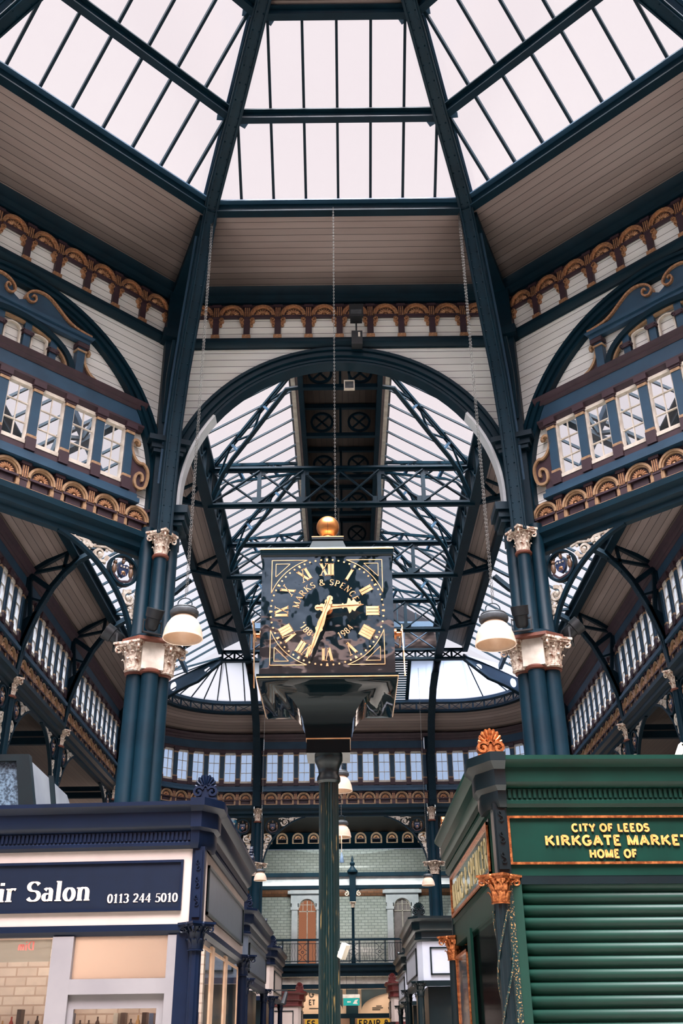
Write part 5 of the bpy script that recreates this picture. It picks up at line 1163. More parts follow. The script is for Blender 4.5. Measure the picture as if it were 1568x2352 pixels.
def entablature(t, pts, zt, mat, dent=True, drop=.46):
    """stall cornice along pts with its top at zt"""
    mb = MB(); k = drop/.46; z = lambda q: zt-(3.87-q)*k
    mb.sweep(pts, [(-.1, z(3.40)), (.02, z(3.40)), (.05, z(3.43)), (.05, z(3.46)), (.03, z(3.475)), (.03, z(3.575)), (.08, z(3.60)), (.10, z(3.63)), (.10, z(3.77)), (.14, z(3.80)), (.17, z(3.83)), (.17, z(3.87)), (-.1, z(3.87))]); c = t.part('cornice', mb, mat)
    if dent:
        mb = MB()
        for a, b in zip(pts, pts[1:]):
            a, b = Vector(a), Vector(b); L = (b-a).length; d = (b-a)/L; nn = Vector((-d.y, d.x)); n = int(L/.045)
            for i in range(n):
                p = a+d*(i+.3)*L/n; q = a+d*(i+.85)*L/n
                mb.hexa([(v.x+nn.x*o, v.y+nn.y*o, zz) for zz in (z(3.485), z(3.57)) for v, o in ((p, .02), (q, .02), (q, .05), (p, .05))])
        t.part('dentils', mb, mat, parent=c)
# ---------------- the navy hair salon, front left
AL = R(4.0); sx_, sy_ = -1.58, 11.0
LF = (sx_, sy_, PI-AL)                             # local u runs to the viewer's left along the front, n towards the camera
def lp(u, n=0): c, s = math.cos(LF[2]), math.sin(LF[2]); return (LF[0]+c*u-s*n, LF[1]+s*u+c*n)
t = T('hair_salon_stall', 'navy market stall with white fascia, cream lettering and phone number', 'stall', LF, (1.2, -.5, 0))
class Local: pass
def wl(pt): dx, dy = pt[0]-LF[0], pt[1]-LF[1]; c, s = math.cos(LF[2]), math.sin(LF[2]); return (c*dx+s*dy, -s*dx+c*dy)
PTS = [wl(p) for p in ((-1.49, 15.6), (-1.49, 11.13), (-1.58, 11.0))]+[(4.2, 0)]
entablature(t, PTS, 3.87, NAVY)
mb = MB(); cpts = [wl((-1.49, 11.42)), wl((-1.49, 11.13)), (0, 0), (.05, 0)]
mb.sweep(cpts, [(-.1, 3.40), (.05, 3.40), (.075, 3.46), (.075, 3.58), (.115, 3.61), (.115, 3.77), (.18, 3.82), (.18, 3.90), (-.1, 3.90)]); t.part('corner_block', mb, NAVY)
mb = MB(); mb.sweep(PTS, prof_box(-.1, 0, 2.66, 3.41)); t.part('fascia', mb, PINKW, label='white fascia board')
mb = MB(); mb.box(.12, 4.1, -.02, .012, 2.79, 3.29); mb.m = 0
pn = t.part('sign_panel', mb, NAVYP)
mb = MB(); mb.band([(.12, 2.79), (4.1, 2.79), (4.1, 3.29), (.12, 3.29)], [(.145, 2.815), (4.075, 2.815), (4.075, 3.265), (.145, 3.265)], 0, .03, True); t.part('sign_frame', mb, NAVY, parent=pn)
mb = MB(); g = lambda x0, z0: (lambda x, y: (x0-x, z0+y))
kS = 1.28; wS = (sum(GL[c][0] for c in 'Hair Salon')*kS+.45)*.192
text(mb, 'Hair Salon', g(1.11+wS, 2.905), .195, .23, .06, True, .05, .013, .018, xs=kS)
wP = text_w('0113 244 5010', .05)*.088
text(mb, '0113 244 5010', g(.15+.755, 2.875), .086, .2, .06, True, .05, .013, .018, xs=.755/wP*1.02 if wP > .1 else 1); t.part('lettering', mb, LETTER, parent=pn)
mb = MB(); mb.sweep(PTS, [(-.12, 2.56), (-.02, 2.56), (.02, 2.6), (.02, 2.66), (-.12, 2.66)]); t.part('lintel', mb, NAVY)
mb = MB(); mb.box(-.1, .03, -.08, .02, 2.66, 3.42); mb.box(-.08, .0, .0, .035, 2.72, 3.38)
for z in (2.85, 3.03, 3.2): leafcurl(mb, -.04, z, .03, 90, 380, y=.045, w=.012); leafcurl(mb, -.04, z+.06, .025, 90, -380, y=.045, w=.012)
t.part('corner_post', mb, NAVY)
mb = MB(); mb.box(.0, .15, -.1, .0, 0, 2.6); t.part('pilaster', mb, NAVY)
mb = MB(); mb.lathe([(.085, 0), (.085, .1), (.07, .14), (.062, 2.4)], (-.055, .02, 0), 20, True, 1, .1); t.part('corner_column', mb, NAVY)
t.inst('capital', NAVYCAP, (-.055, .02, 2.40), PI/4, (.62, .62, .6))
p = wl((-1.47, 15.5)); mb = MB(); mb.lathe([(.085, 0), (.062, 2.4)], (p[0], p[1], 0), 14); t.part('rear_column', mb, NAVY); t.inst('capital', NAVYCAP, (p[0], p[1], 2.40), PI/4, (.62, .62, .6))
# side: glossy sign panel in white frame, tall shop windows with wooden frames
def side_panel(tt, a, b, z0, z1, mat, fm, name='side_sign', n=.012):
    A, B = Vector(a), Vector(b); d = (B-A).normalized(); nn = Vector((-d.y, d.x)); f = lambda v, o, z: (v.x+nn.x*o, v.y+nn.y*o, z)
    mb = MB(); mb.hexa([f(A, -.01, z0), f(B, -.01, z0), f(B, n, z0), f(A, n, z0), f(A, -.01, z1), f(B, -.01, z1), f(B, n, z1), f(A, n, z1)]); q = tt.part(name, mb, mat)
    if fm:
        mb = MB(); w = .03
        for p0, p1, y0, y1 in ((A, B, z0, z0+w), (A, B, z1-w, z1)): mb.hexa([f(p0, 0, y0), f(p1, 0, y0), f(p1, n+.018, y0), f(p0, n+.018, y0), f(p0, 0, y1), f(p1, 0, y1), f(p1, n+.018, y1), f(p0, n+.018, y1)])
        for p0, p1 in ((A, A+d*w), (B-d*w, B)): mb.hexa([f(p0, 0, z0), f(p1, 0, z0), f(p1, n+.018, z0), f(p0, n+.018, z0), f(p0, 0, z1), f(p1, 0, z1), f(p1, n+.018, z1), f(p0, n+.018, z1)])
        tt.part(name+'_frame', mb, fm, parent=q)
    return q
GLOSSG = paint('glossy_slate_panel', (70, 78, 92), (62, 70, 84), rough=.3)
side_panel(t, wl((-1.49, 15.35)), wl((-1.49, 11.32)), 2.78, 3.28, GLOSSG, BLACKS)
WOODF = paint('honey_wood_frame', (206, 172, 142), (186, 150, 120), rough=.45, scale=8)
ys = [15.3, 13.9, 13.65, 12.5, 12.25, 11.3]
for i in range(len(ys)-1):
    y0, y1 = ys[i+1], ys[i]
    a, b = wl((-1.53, y1)), wl((-1.53, y0))
    if y1-y0 > .5:
        side_panel(t, a, b, .3, 2.5, SHOPGLASS, WOODF, 'side_window', .0)
    else:
        side_panel(t, a, b, .3, 2.54, WOODF, None, 'side_mullion', .02)
# front: left shop window, door and blind over the door
mb = MB(); mb.box(1.38, 4.1, -.06, -.05, .6, 2.56); t.part('front_window', mb, SHOPGLASS)
mb = MB(); mb.box(1.22, 1.44, -.1, .0, 0, 2.56); mb.box(.15, .24, -.1, .0, 0, 2.56); mb.box(.24, 1.22, -.1, -.001, 2.02, 2.16); t.part('door_frame', mb, GREYP)
BLIND = glass('pink_lit_blind', (.02, .02, .02), (.98, .88, .82), .97, .0, speck=False)
mb = MB(); mb.box(.24, 1.32, -.07, -.06, 2.15, 2.57); t.part('transom_blind', mb, BLIND, label='pink blind glowing above the door')
mb = MB(); mb.band([(.22, 0), (.22, 2.02), (1.30, 2.02), (1.30, 0)], [(.32, 0), (.32, 1.89), (1.16, 1.89), (1.16, 0)], -.085, -.045); dr = t.part('door', mb, GREYP)
mb = MB(); mb.box(.32, 1.16, -.07, -.062, .1, 1.89); t.part('door_glass', mb, SHOPGLASS, parent=dr)
POSTER = glass('clear_poster', (.75, .75, .73), (.9, .88, .84), .3, .02, speck=False); REDINK = paint('faded_red_ink', (190, 96, 84), (180, 90, 80), rough=.6)
mb = MB(); mb.box(1.46, 2.6, -.048, -.046, 2.33, 2.54); ps = t.part('window_poster', mb, POSTER, smooth=0)
mb = MB(); text(mb, 'Dim', lambda x, y: (1.64+x, 2.44+y), .085, .2, .06, True, .05, -.045, -.043); t.part('reversed_lettering', mb, REDINK, parent=ps, label='reversed red lettering')
# shell of the salon: painted block walls, ceiling, lit from inside
PBLOCK = bricks('painted_blocks', (236, 216, 200), (222, 200, 184), (196, 170, 152), .26, .105, rough=.6, gap=.01)
mb = MB(); mb.quad((4.3, -2.2, 0), (.3, -2.2, 0), (.3, -2.2, 3.2), (4.3, -2.2, 3.2), uv=((0, 0), (4, 0), (4, 3.2), (0, 3.2))); o = t.part('block_wall', mb, PBLOCK, smooth=0); md = o.modifiers.new('depth', 'SOLIDIFY'); md.thickness = .1
mb = MB(); mb.box(.42, 4.3, -4.5, -.1, 3.3, 3.36); t.part('roof', mb, GREYP)
for nm_, (u0, u1) in (('shelf', (.2, 1.3)), ('shelf', (1.4, 3.0))):
    mb = MB(); mb.box(u0, u1, -2.18, -1.9, 1.62, 1.66); t.part(nm_, mb, WOODF)
random.seed(7)
pal = [(170, 52, 46), (196, 150, 96), (64, 50, 44), (40, 34, 32), (200, 190, 176), (120, 70, 50), (70, 92, 120), (206, 120, 60)]
pm = [paint('product_paint_%s' % n_, c_, rough=.3) for n_, c_ in zip(('red', 'tan', 'brown', 'black', 'white', 'rust', 'blue', 'orange'), pal)]
cn = ('red', 'tan', 'brown', 'black', 'white', 'rust', 'blue', 'orange')
for i in range(26):
    u = 2.85-i*.104 if i < 14 else 1.27-(i-14)*.085; h = random.uniform(.16, .3); c_ = random.randrange(8); r_ = .026
    if h < .22: mb = MB(); mb.lathe([(r_, 1.66), (r_, 1.66+h*.7), (r_*.4, 1.66+h*.82), (r_*.4, 1.66+h)], (u, -2.04, 0), 10); nm_ = 'bottle'
    else: mb = MB(); mb.box(u-r_, u+r_, -2.1, -1.98, 1.66, 1.66+h); nm_ = 'box'
    q = single('product_'+nm_, '%s product %s on the shelf inside the salon' % (cn[c_], nm_), nm_, mb, pm[c_], (u, -2.04, 1.66), LF, 'products on the salon shelf, %s %s' % (cn[c_], nm_))
x, y = lp(1.6, -1.3); l = bpy.data.lights.new('salon_lamp', 'AREA'); l.energy = 38; l.size = 2.2; l.size_y = .5; l.shape = 'RECTANGLE'; l.color = (1, .80, .67); link('salon_lamp', l, None, (x, y, 3.22))
acroterion('shell_finial', 'navy shell finial on the front corner of the salon cornice', (*lp(-.06, -.05), 3.90), PI, NAVY, 1.0, 'shell finials on the stalls')
acroterion('shell_finial', 'blue shell finial at the rear corner of the salon cornice', (-1.4, 15.5, 3.87), -PI/2, NAVY, 1.0, 'shell finials on the stalls')
# plant on the salon roof
MESHM = paint('steel_mesh', (92, 112, 128), (34, 48, 60), rough=.4, scale=38, lo=.4, hi=.6); DUCT = paint('grey_duct_metal', (134, 142, 150), (118, 126, 136), rough=.45, scale=2)
t = T('extractor_duct', 'grey extractor duct with mesh front on the salon roof', 'duct', org=(-4.4, 13, 3.87))
mb = MB(); mb.hexa([(-5.2, 12, 3.87), (-3.66, 12, 3.87), (-3.72, 15.2, 3.87), (-5.2, 15.2, 3.87), (-5.2, 12, 4.64), (-3.82, 12, 4.64), (-3.84, 14.0, 4.62), (-5.2, 14.0, 4.62)]); t.part('casing', mb, DUCT)
mb = MB(); mb.band([(-5.2, 3.87), (-5.2, 4.66), (-3.78, 4.66), (-3.6, 3.87)], [(-5.1, 3.95), (-5.1, 4.58), (-3.92, 4.58), (-3.8, 3.95)], 11.9, 12.02, True); t.part('front_frame', mb, BLACKS); mb = MB(); mb.prism([(-5.1, 3.95), (-5.1, 4.58), (-3.92, 4.58), (-3.8, 3.95)], 11.96, 11.99); t.part('mesh_front', mb, MESHM)
mb = MB(); mb.hexa([(-3.68, 13.0, 3.87), (-3.62, 13.0, 3.87), (-3.62, 13.06, 3.87), (-3.68, 13.06, 3.87), (-3.84, 13.0, 4.66), (-3.78, 13.0, 4.66), (-3.78, 13.06, 4.66), (-3.84, 13.06, 4.66)]); t.part('seam', mb, BLACKS)
# ---------------- the green stall, front right
BR = R(2.0); rx_, ry_ = 1.40, 9.05; Lr = 4.2
RF = (rx_+Lr*math.cos(BR), ry_+Lr*math.sin(BR), PI+BR)
t = T('green_heritage_stall', 'bottle green market stall with closed roller shutter and gold lettering', 'stall', RF, (Lr/2, -.5, 0))
def wr(pt): dx, dy = pt[0]-RF[0], pt[1]-RF[1]; c, s = math.cos(RF[2]), math.sin(RF[2]); return (c*dx+s*dy, -s*dx+c*dy)
U = lambda s: Lr-s                                  # s measured to the right from the corner
PTS = [(0, 0), (Lr, 0), wr((1.31, 9.2)), wr((1.31, 13.2))]
entablature(t, PTS, 3.83, GREEN, drop=.42)
mb = MB(); mb.sweep([(U(.03), 0), (U(0), 0), wr((1.31, 9.2)), wr((1.31, 9.45))], [(-.1, 3.40), (.05, 3.40), (.075, 3.46), (.075, 3.54), (.115, 3.58), (.115, 3.72), (.18, 3.78), (.18, 3.86), (-.1, 3.86)]); t.part('corner_block', mb, BLACKS)
mb = MB(); mb.sweep(PTS, prof_box(-.1, 0, 2.82, 3.42)); t.part('fascia', mb, GREEN)
mb = MB(); mb.band([(U(.03), 2.92), (U(3.2), 2.92), (U(3.2), 3.33), (U(.03), 3.33)], [(U(.05), 2.94), (U(3.18), 2.94), (U(3.18), 3.31), (U(.05), 3.31)], 0, .02, True); fr_ = t.part('sign_frame', mb, COPPER, label='thin gold frame round the sign')
g = lambda s0, z0: (lambda x, y: (U(s0+x), z0+y))
for mat_, off, yy in ((INK, .007, (.004, .006)), (GLET, 0, (.006, .014))):
    for txt, s0, s1, z0, h in (('CITY OF LEEDS', .595, 1.285, 3.195, .062), ('KIRKGATE MARKET', .345, 1.62, 3.08, .078), ('HOME OF', .725, 1.145, 2.975, .064)):
        mb = MB()
        k_ = ((s1-s0)/h-(len(txt)-1)*.1)/(sum(GL[c][0] for c in txt))
        x_ = 0.0
        for word in txt.split(' '):
            mb = MB(); text(mb, word, g(s0+off, z0-off), h, .27, .27, False, .1, yy[0], yy[1], xs=k_, x0=x_); t.part('lettering' if off == 0 else 'lettering_shadow', mb, mat_)
            x_ += sum(GL[c][0]*k_+.1 for c in word)+GL[' '][0]*k_+.1
mb = MB(); n = 28; prof = []
z = 2.80
while z > .2:
    for u, q in ((0, 0), (.08, .02), (.3, .034), (.55, .03), (.78, .012), (.86, -.004), (.95, -.004)): prof.append((q, z-.1*u))
    z -= .1
i0 = []
for s_ in (.1, 3.9): i0.append(mb.add([(U(s_), -.06+q, zz) for q, zz in prof]))
for j in range(len(prof)-1): mb.face((i0[0]+j, i0[0]+j+1, i0[1]+j+1, i0[1]+j))
o = t.part('roller_shutter', mb, SHUT, smooth=50); md = o.modifiers.new('depth', 'SOLIDIFY'); md.thickness = .01
mb = MB(); mb.box(U(.11), U(.03), -.1, .0, 0, 2.82); t.part('shutter_guide', mb, SHUT)
mb = MB(); mb.box(U(4.1), U(3.9), -.1, 0, 0, 2.82); t.part('shutter_guide', mb, SHUT)
mb = MB(); mb.box(U(3.9), U(.1), -.12, -.0, 2.76, 2.83); t.part('lintel', mb, BLACKS)
mb = MB(); mb.box(U(.03), U(-.09), -.12, .02, 2.82, 3.44); mb.box(U(.015), U(-.075), 0, .035, 2.88, 3.38)
for z in (2.95, 3.12, 3.3): leafcurl(mb, U(-.03), z, .03, 90, 380, y=.045, w=.01); leafcurl(mb, U(-.03), z+.05, .022, 90, -380, y=.045, w=.01)
t.part('corner_post', mb, BLACKS)
cpx = U(-.08)
mb = MB(); mb.lathe([(.085, 0), (.085, .1), (.068, .14), (.062, 2.6)], (cpx, .0, 0), 24, True, 1, .1); cc = t.part('corner_column', mb, BLACKS)
mb = MB()
for k in range(3):
    for ph in (0,): mb.tube([(cpx+.07*math.cos(a*.9+k*2.1), .07*math.sin(a*.9+k*2.1), .2+a*.2) for a in [i*.25 for i in range(48)]], .008, 5)
t.part('spiral_bead', mb, SPECK, parent=cc)
mb = MB(); mb.box(U(.03), U(-.04), -.1, .015, 0, 2.82); t.part('pilaster', mb, SPECK, label='gold flecked pilaster')
t.inst('capital', COPCAP, (cpx, .0, 2.60), PI/4, (.62, .62, .52), label='copper gilt capital')
p = wr((1.30, 13.1)); mb = MB(); mb.lathe([(.085, 0), (.062, 2.6)], (p[0], p[1], 0), 14); t.part('rear_column', mb, BLACKS); t.inst('rear_capital', COPCAP, (p[0], p[1], 2.42), PI/4, (.62, .62, .6))
GGL = paint('glossy_green_panel', (40, 72, 66), (34, 64, 58), rough=.15, coat=.4)
q = side_panel(t, wr((1.31, 9.35)), wr((1.31, 12.95)), 2.88, 3.34, GGL, COPPER)
A, B = Vector(wr((1.31, 9.5))), Vector(wr((1.31, 12.8))); d = (B-A).normalized(); nn = Vector((-d.y, d.x)); L = (B-A).length
mb = MB(); txt = 'MARKS & SPENCER'; h = .26; k_ = (L/h-(len(txt)-1)*.2)/sum(GL[c][0] for c in txt)
SLET = paint('pale_gold_letters', (196, 178, 130), (180, 160, 112), rough=.4); x_ = 0.0
for word in txt.split(' '):
    mb = MB(); text(mb, word, lambda x, y: (x, y), h, .13, .13, False, .2, .0, .006, xs=k_, x0=x_)
    mb.v = [(A.x+d.x*(L-x)+nn.x*(.014+y), A.y+d.y*(L-x)+nn.y*(.014+y), 2.97+z) for x, y, z in mb.v]; t.part('side_lettering', mb, SLET, parent=q)
    x_ += sum(GL[c][0]*k_+.2 for c in word)+GL[' '][0]*k_+.2
mb = MB(); mb.sweep([wr((1.31, 9.22)), wr((1.31, 13.2))], prof_box(-.1, -.01, 2.58, 2.84)); t.part('side_rail', mb, GREEN)
side_panel(t, wr((1.32, 11.3)), wr((1.32, 11.6)), 0, 2.62, GREEN, None, 'door_post', .02)
PHOTO = paint('old_photo_print', (60, 66, 74), (150, 120, 96), rough=.15, scale=5, coat=.5, lo=.5, hi=.62)
side_panel(t, wr((1.32, 11.7)), wr((1.32, 12.9)), .6, 2.45, PHOTO, COPPER, 'display_board')
side_panel(t, wr((1.34, 9.3)), wr((1.34, 11.3)), .0, 2.6, SHOPGLASS, None, 'doorway_glass', -.008)
mb = MB(); mb.sweep([wr((5.4, 9.4)), wr((5.4, 13.1)), wr((1.3, 13.1))], prof_box(-.05, .0, 0, 3.3)); t.part('rear_wall', mb, BLACKS)
mb = MB(); mb.hexa([(p_[0], p_[1], z) for z in (3.3, 3.36) for p_ in (wr((1.3, 9.3)), wr((5.4, 9.5)), wr((5.4, 13.1)), wr((1.3, 13.1)))]); t.part('roof', mb, BLACKS)
ENAM = paint('white_enamel', (210, 214, 220), (200, 204, 210), rough=.2)
t2 = T('enamel_lamp', 'white enamel lamp shade hanging inside the dark green stall', 'lamp', org=(1.75, 10.1, 2.3)); mb = MB(); mb.lathe([(.16, 2.12), (.155, 2.14), (.1, 2.24), (.04, 2.28), (.03, 2.33)], (1.78, 10.1, 0), 20, False); t2.part('shade', mb, ENAM); mb = MB(); mb.bar((1.78, 10.1, 2.33), (1.78, 10.1, 3.3), .012); t2.part('flex', mb, INK)
acroterion('shell_finial', 'copper shell finial on the front corner of the green stall', (*[(RF[0]+math.cos(RF[2])*U(-.05)+math.sin(RF[2])*.08), (RF[1]+math.sin(RF[2])*U(-.05)-math.cos(RF[2])*.08)], 3.86), PI, COPPER, .95, 'shell finials on the stalls')
acroterion('shell_finial', 'pale copper shell finial at the rear corner of the green stall', (1.26, 13.1, 3.83), PI/2, COPPER, .95, 'shell finials on the stalls')
t = T('timber_trestle', 'pale timber triangle frame on the roof of the green stall', 'frame', org=(3.42, 10.2, 3.85))
for a, b in (((3.28, 3.85), (3.48, 4.25)), ((3.48, 4.25), (3.7, 3.85)), ((3.32, 3.95), (3.66, 3.95))): mb = MB(); mb.bar((a[0], 10.2, a[1]), (b[0], 10.2, b[1]), .05, .1, (0, 1, 0)); t.part('board', mb, CREAM)
# ---------------- smaller stalls along the aisle
def far_stall(s, x, y0, y1, zt, wd, mat, fas, lab, sign=True, fin=True, cap=None):
    """s -1 left, +1 right; front facing the camera at y0, side along the aisle"""
    t = T('market_stall', lab, 'stall', org=(x+s*wd/2, y0, 0), group='stalls along the aisle')
    P = [(x, y1), (x, y0+.12), (x-.1, y0), (x-wd, y0)] if s < 0 else [(x+wd, y0), (x+.1, y0), (x, y0+.12), (x, y1)]
    entablature(t, P, zt, mat, False)
    mb = MB(); mb.sweep(P, prof_box(-.1, 0, zt-1.2, zt-.46)); t.part('fascia', mb, fas)
    if sign:
        a, b = ((x-wd+.1, y0), (x-.25, y0)) if s < 0 else ((x+.25, y0), (x+wd-.1, y0))
        a, b = (b, a)
        side_panel(t, a, b, zt-1.1, zt-.58, fas, BLACKS, 'front_sign')
        a, b = ((x, y1-.15), (x, y0+.3)) if s < 0 else ((x, y0+.3), (x, y1-.15)); side_panel(t, a, b, zt-1.1, zt-.58, fas, BLACKS, 'side_sign')
    mb = MB(); mb.sweep(P, prof_box(-.12, .02, zt-1.3, zt-1.2)); t.part('lintel', mb, mat)
    for px, py in ((x-s*.02+s*.05, y0+.05), (x+s*.02, y1-.1)):
        mb = MB(); mb.lathe([(.09, 0), (.065, zt-1.45)], (px, py, 0), 12); t.part('column', mb, mat); t.inst('capital', NAVYCAP if mat is NAVY else DARKCAP, (px, py, zt-1.48), PI/4, (.6, .6, .6))
    mb = MB(); mb.sweep([P[1], (P[1][0]-s*-.01, P[1][1])] if False else P, prof_box(-.3, -.2, 0, zt-1.3)); t.part('shopfront', mb, BLACKS)
    mb = MB(); mb.box(*sorted((x+s*.15, x+s*wd)), y0+.2, y1, zt-.5, zt-.44); t.part('roof', mb, BLACKS)
    if fin:
        acroterion('shell_finial', 'shell finial on the front corner of '+lab, (x+s*.06, y0+.06, zt), PI, mat, 1.0, 'shell finials on the stalls')
        acroterion('shell_finial', 'shell finial on the rear corner of '+lab, (x+s*.02, y1-.1, zt), -PI/2 if s < 0 else PI/2, mat, 1.0, 'shell finials on the stalls')
    return t
DARKCAP = make_capital([BLACKS, BLACKS])
far_stall(-1, -1.86, 20.4, 25.2, 3.83, 3.0, NAVY, SLATE, 'the slate and navy stall behind the salon')
far_stall(-1, -1.95, 29.2, 33.0, 3.83, 3.0, NAVY, PINKW, 'the far left navy stall with white front sign')
far_stall(-1, -1.55, 37.6, 39.2, 3.05, 2.4, REDS, PINKW, 'the dark red stall under the gallery', True, True)
COOLW = paint('cool_white_paint', (170, 173, 184), (160, 164, 176), rough=.45, scale=2)
far_stall(1, 1.46, 22.2, 26.4, 3.83, 3.4, BLACKS, COOLW, 'the black stall with white panels behind')
far_stall(1, 1.62, 30.2, 34.0, 3.7, 3.0, BLACKS, COOLW, 'the far black stall right of the clock pole', True, True)
far_stall(1, 1.5, 37.4, 39.0, 3.3, 2.4, REDS, PINKW, 'the small red stall under the gallery, right', True, True)
l = bpy.data.lights.new('black_stall_lamp', 'AREA'); l.energy = 12; l.size = .8; l.color = (1, .65, .4); link('black_stall_lamp', l, None, (2.6, 21.6, 2.2))
t = T('spot_lamp', 'small black spotlight on an arm by the far left stall', 'lamp', org=(-1.75, 28.9, 2.6)); mb = MB(); mb.bar((-1.95, 29, 2.75), (-1.55, 29, 2.75), .03); t.part('arm', mb, paint_black); mb = MB(); mb.tube([(-1.58, 29, 2.7), (-1.66, 28.9, 2.42)], [.05, .07], 10); t.part('head', mb, paint_black)
# ================================================================ the pillar clock
KX, KY, KR = -0.133, 8.57, R(180)
def gloss_black(name, wav, ior, sp=.5):
    m, t, b = newmat(name); b.inputs['Base Color'].default_value = (.0025, .006, .008, 1); b.inputs['Roughness'].default_value = .045; b.inputs['IOR'].default_value = ior; b.inputs['Specular IOR Level'].default_value = sp
    if wav:
        bp = N(t, 'ShaderNodeBump'); bp.inputs['Strength'].default_value = wav; bp.inputs['Distance'].default_value = .05
        t.links.new(noise(t, 2.1, 3.2, rough=.5), bp.inputs['Height']); t.links.new(bp.outputs[0], b.inputs['Normal'])
    return m
MATTB = paint('matt_black_paint', (14, 24, 28), (10, 18, 22), rough=.6, spec=.12); CLKFACE = gloss_black('glossy_black_dial', .28, 1.9); CLKBODY = gloss_black('glossy_black_case', .1, 1.4, .25)
DIALG = paint('dial_gilding', (222, 178, 134), (194, 144, 100), rough=.3, metal=.35, scale=8); BALLG = paint('gilded_ball', (200, 138, 82), (172, 110, 62), rough=.34, metal=.9, scale=5)
CF = (KX, KY, KR)
t = T('pillar_clock', 'tall pillar clock with square black case, gold numerals and gilt ball', 'clock', CF, (0, 0, 0))
FLUTE = paint('flecked_dark_green_pole_paint', (5, 28, 28), (150, 120, 70), rough=.3, scale=95, lo=.62, hi=.74, coat=.3, stretch=(1, 1, .05))
mb = MB(); mb.lathe([(.16, 0), (.16, .2), (.1, .3), (.088, .5), (.082, 3.5), (.082, 3.56)], n=40, flute=1, depth=.13); t.part('pole', mb, FLUTE)
mb = MB(); mb.lathe([(.085, 3.52), (.1, 3.54), (.1, 3.57), (.085, 3.6), (.09, 3.64), (.105, 3.68), (.12, 3.71), (.12, 3.76)], n=30); t.part('pole_cap', mb, BLACKS)
def square(mb, prof):
    rows = [mb.add([(-h, -h, z), (h, -h, z), (h, h, z), (-h, h, z)]) for h, z in prof]
    for a, b in zip(rows, rows[1:]):
        for k in range(4): l_ = (k+1) % 4; mb.face((a+k, a+l_, b+l_, b+k))
    mb.face([rows[0]+k for k in (3, 2, 1, 0)]); mb.face([rows[-1]+k for k in range(4)]); return mb
H = .572
mb = square(MB(), [(.185, 3.74), (.185, 3.86)]); t.part('neck', mb, CLKBODY); mb = square(MB(), [(.19, 3.855), (.19, 3.866)]); t.part('neck_line', mb, DIALG)
sk = [(.19, 3.866), (.195, 3.93), (.215, 4.02), (.25, 4.1), (.30, 4.165), (.37, 4.215), (.46, 4.245), (.575, 4.255), (.585, 4.262)]
mb = square(MB(), sk); t.part('cove_base', mb, CLKBODY)
mb = square(MB(), [(.588, 4.262), (.588, 4.276), (.594, 4.278), (.594, 4.302), (.58, 4.306)]); t.part('lower_ledge', mb, CLKBODY); mb = square(MB(), [(.5955, 4.270), (.5955, 4.279)]); t.part('ledge_line', mb, DIALG)
mb = square(MB(), [(H, 4.304), (H, 5.40)]); t.part('case', mb, CLKFACE)
mb = square(MB(), [(H+.005, 5.39), (H+.016, 5.40), (H+.02, 5.455), (H+.012, 5.475)]); t.part('upper_ledge', mb, CLKBODY); mb = square(MB(), [(H+.0215, 5.452), (H+.0215, 5.461)]); t.part('upper_line', mb, DIALG)
mb = square(MB(), [(H, 5.475), (.42, 5.485), (.3, 5.52), (.22, 5.59), (.17, 5.68), (.14, 5.765), (.15, 5.77), (.15, 5.80)]); t.part('roof_cap', mb, MATTB); mb = square(MB(), [(.1515, 5.793), (.1515, 5.802)]); t.part('roof_line', mb, DIALG)
mb = MB(); mb.ball((0, 0, 5.97), .11, 28, 18); t.part('ball_finial', mb, BALLG, label='gilded ball'); mb = MB(); mb.lathe([(.06, 5.80), (.05, 5.88)], n=16); t.part('ball_seat', mb, BALLG)
mb = MB(); n = 40; mb.band([(.1112*math.cos(2*PI*i/n), 5.97+.1112*math.sin(2*PI*i/n)) for i in range(n)], [(.108*math.cos(2*PI*i/n), 5.97+.108*math.sin(2*PI*i/n)) for i in range(n)], -.0015, .0015, True); mb.v = [(y, x, z) for x, y, z in mb.v]; t.part('ball_seam', mb, INK)
DZ = 4.868
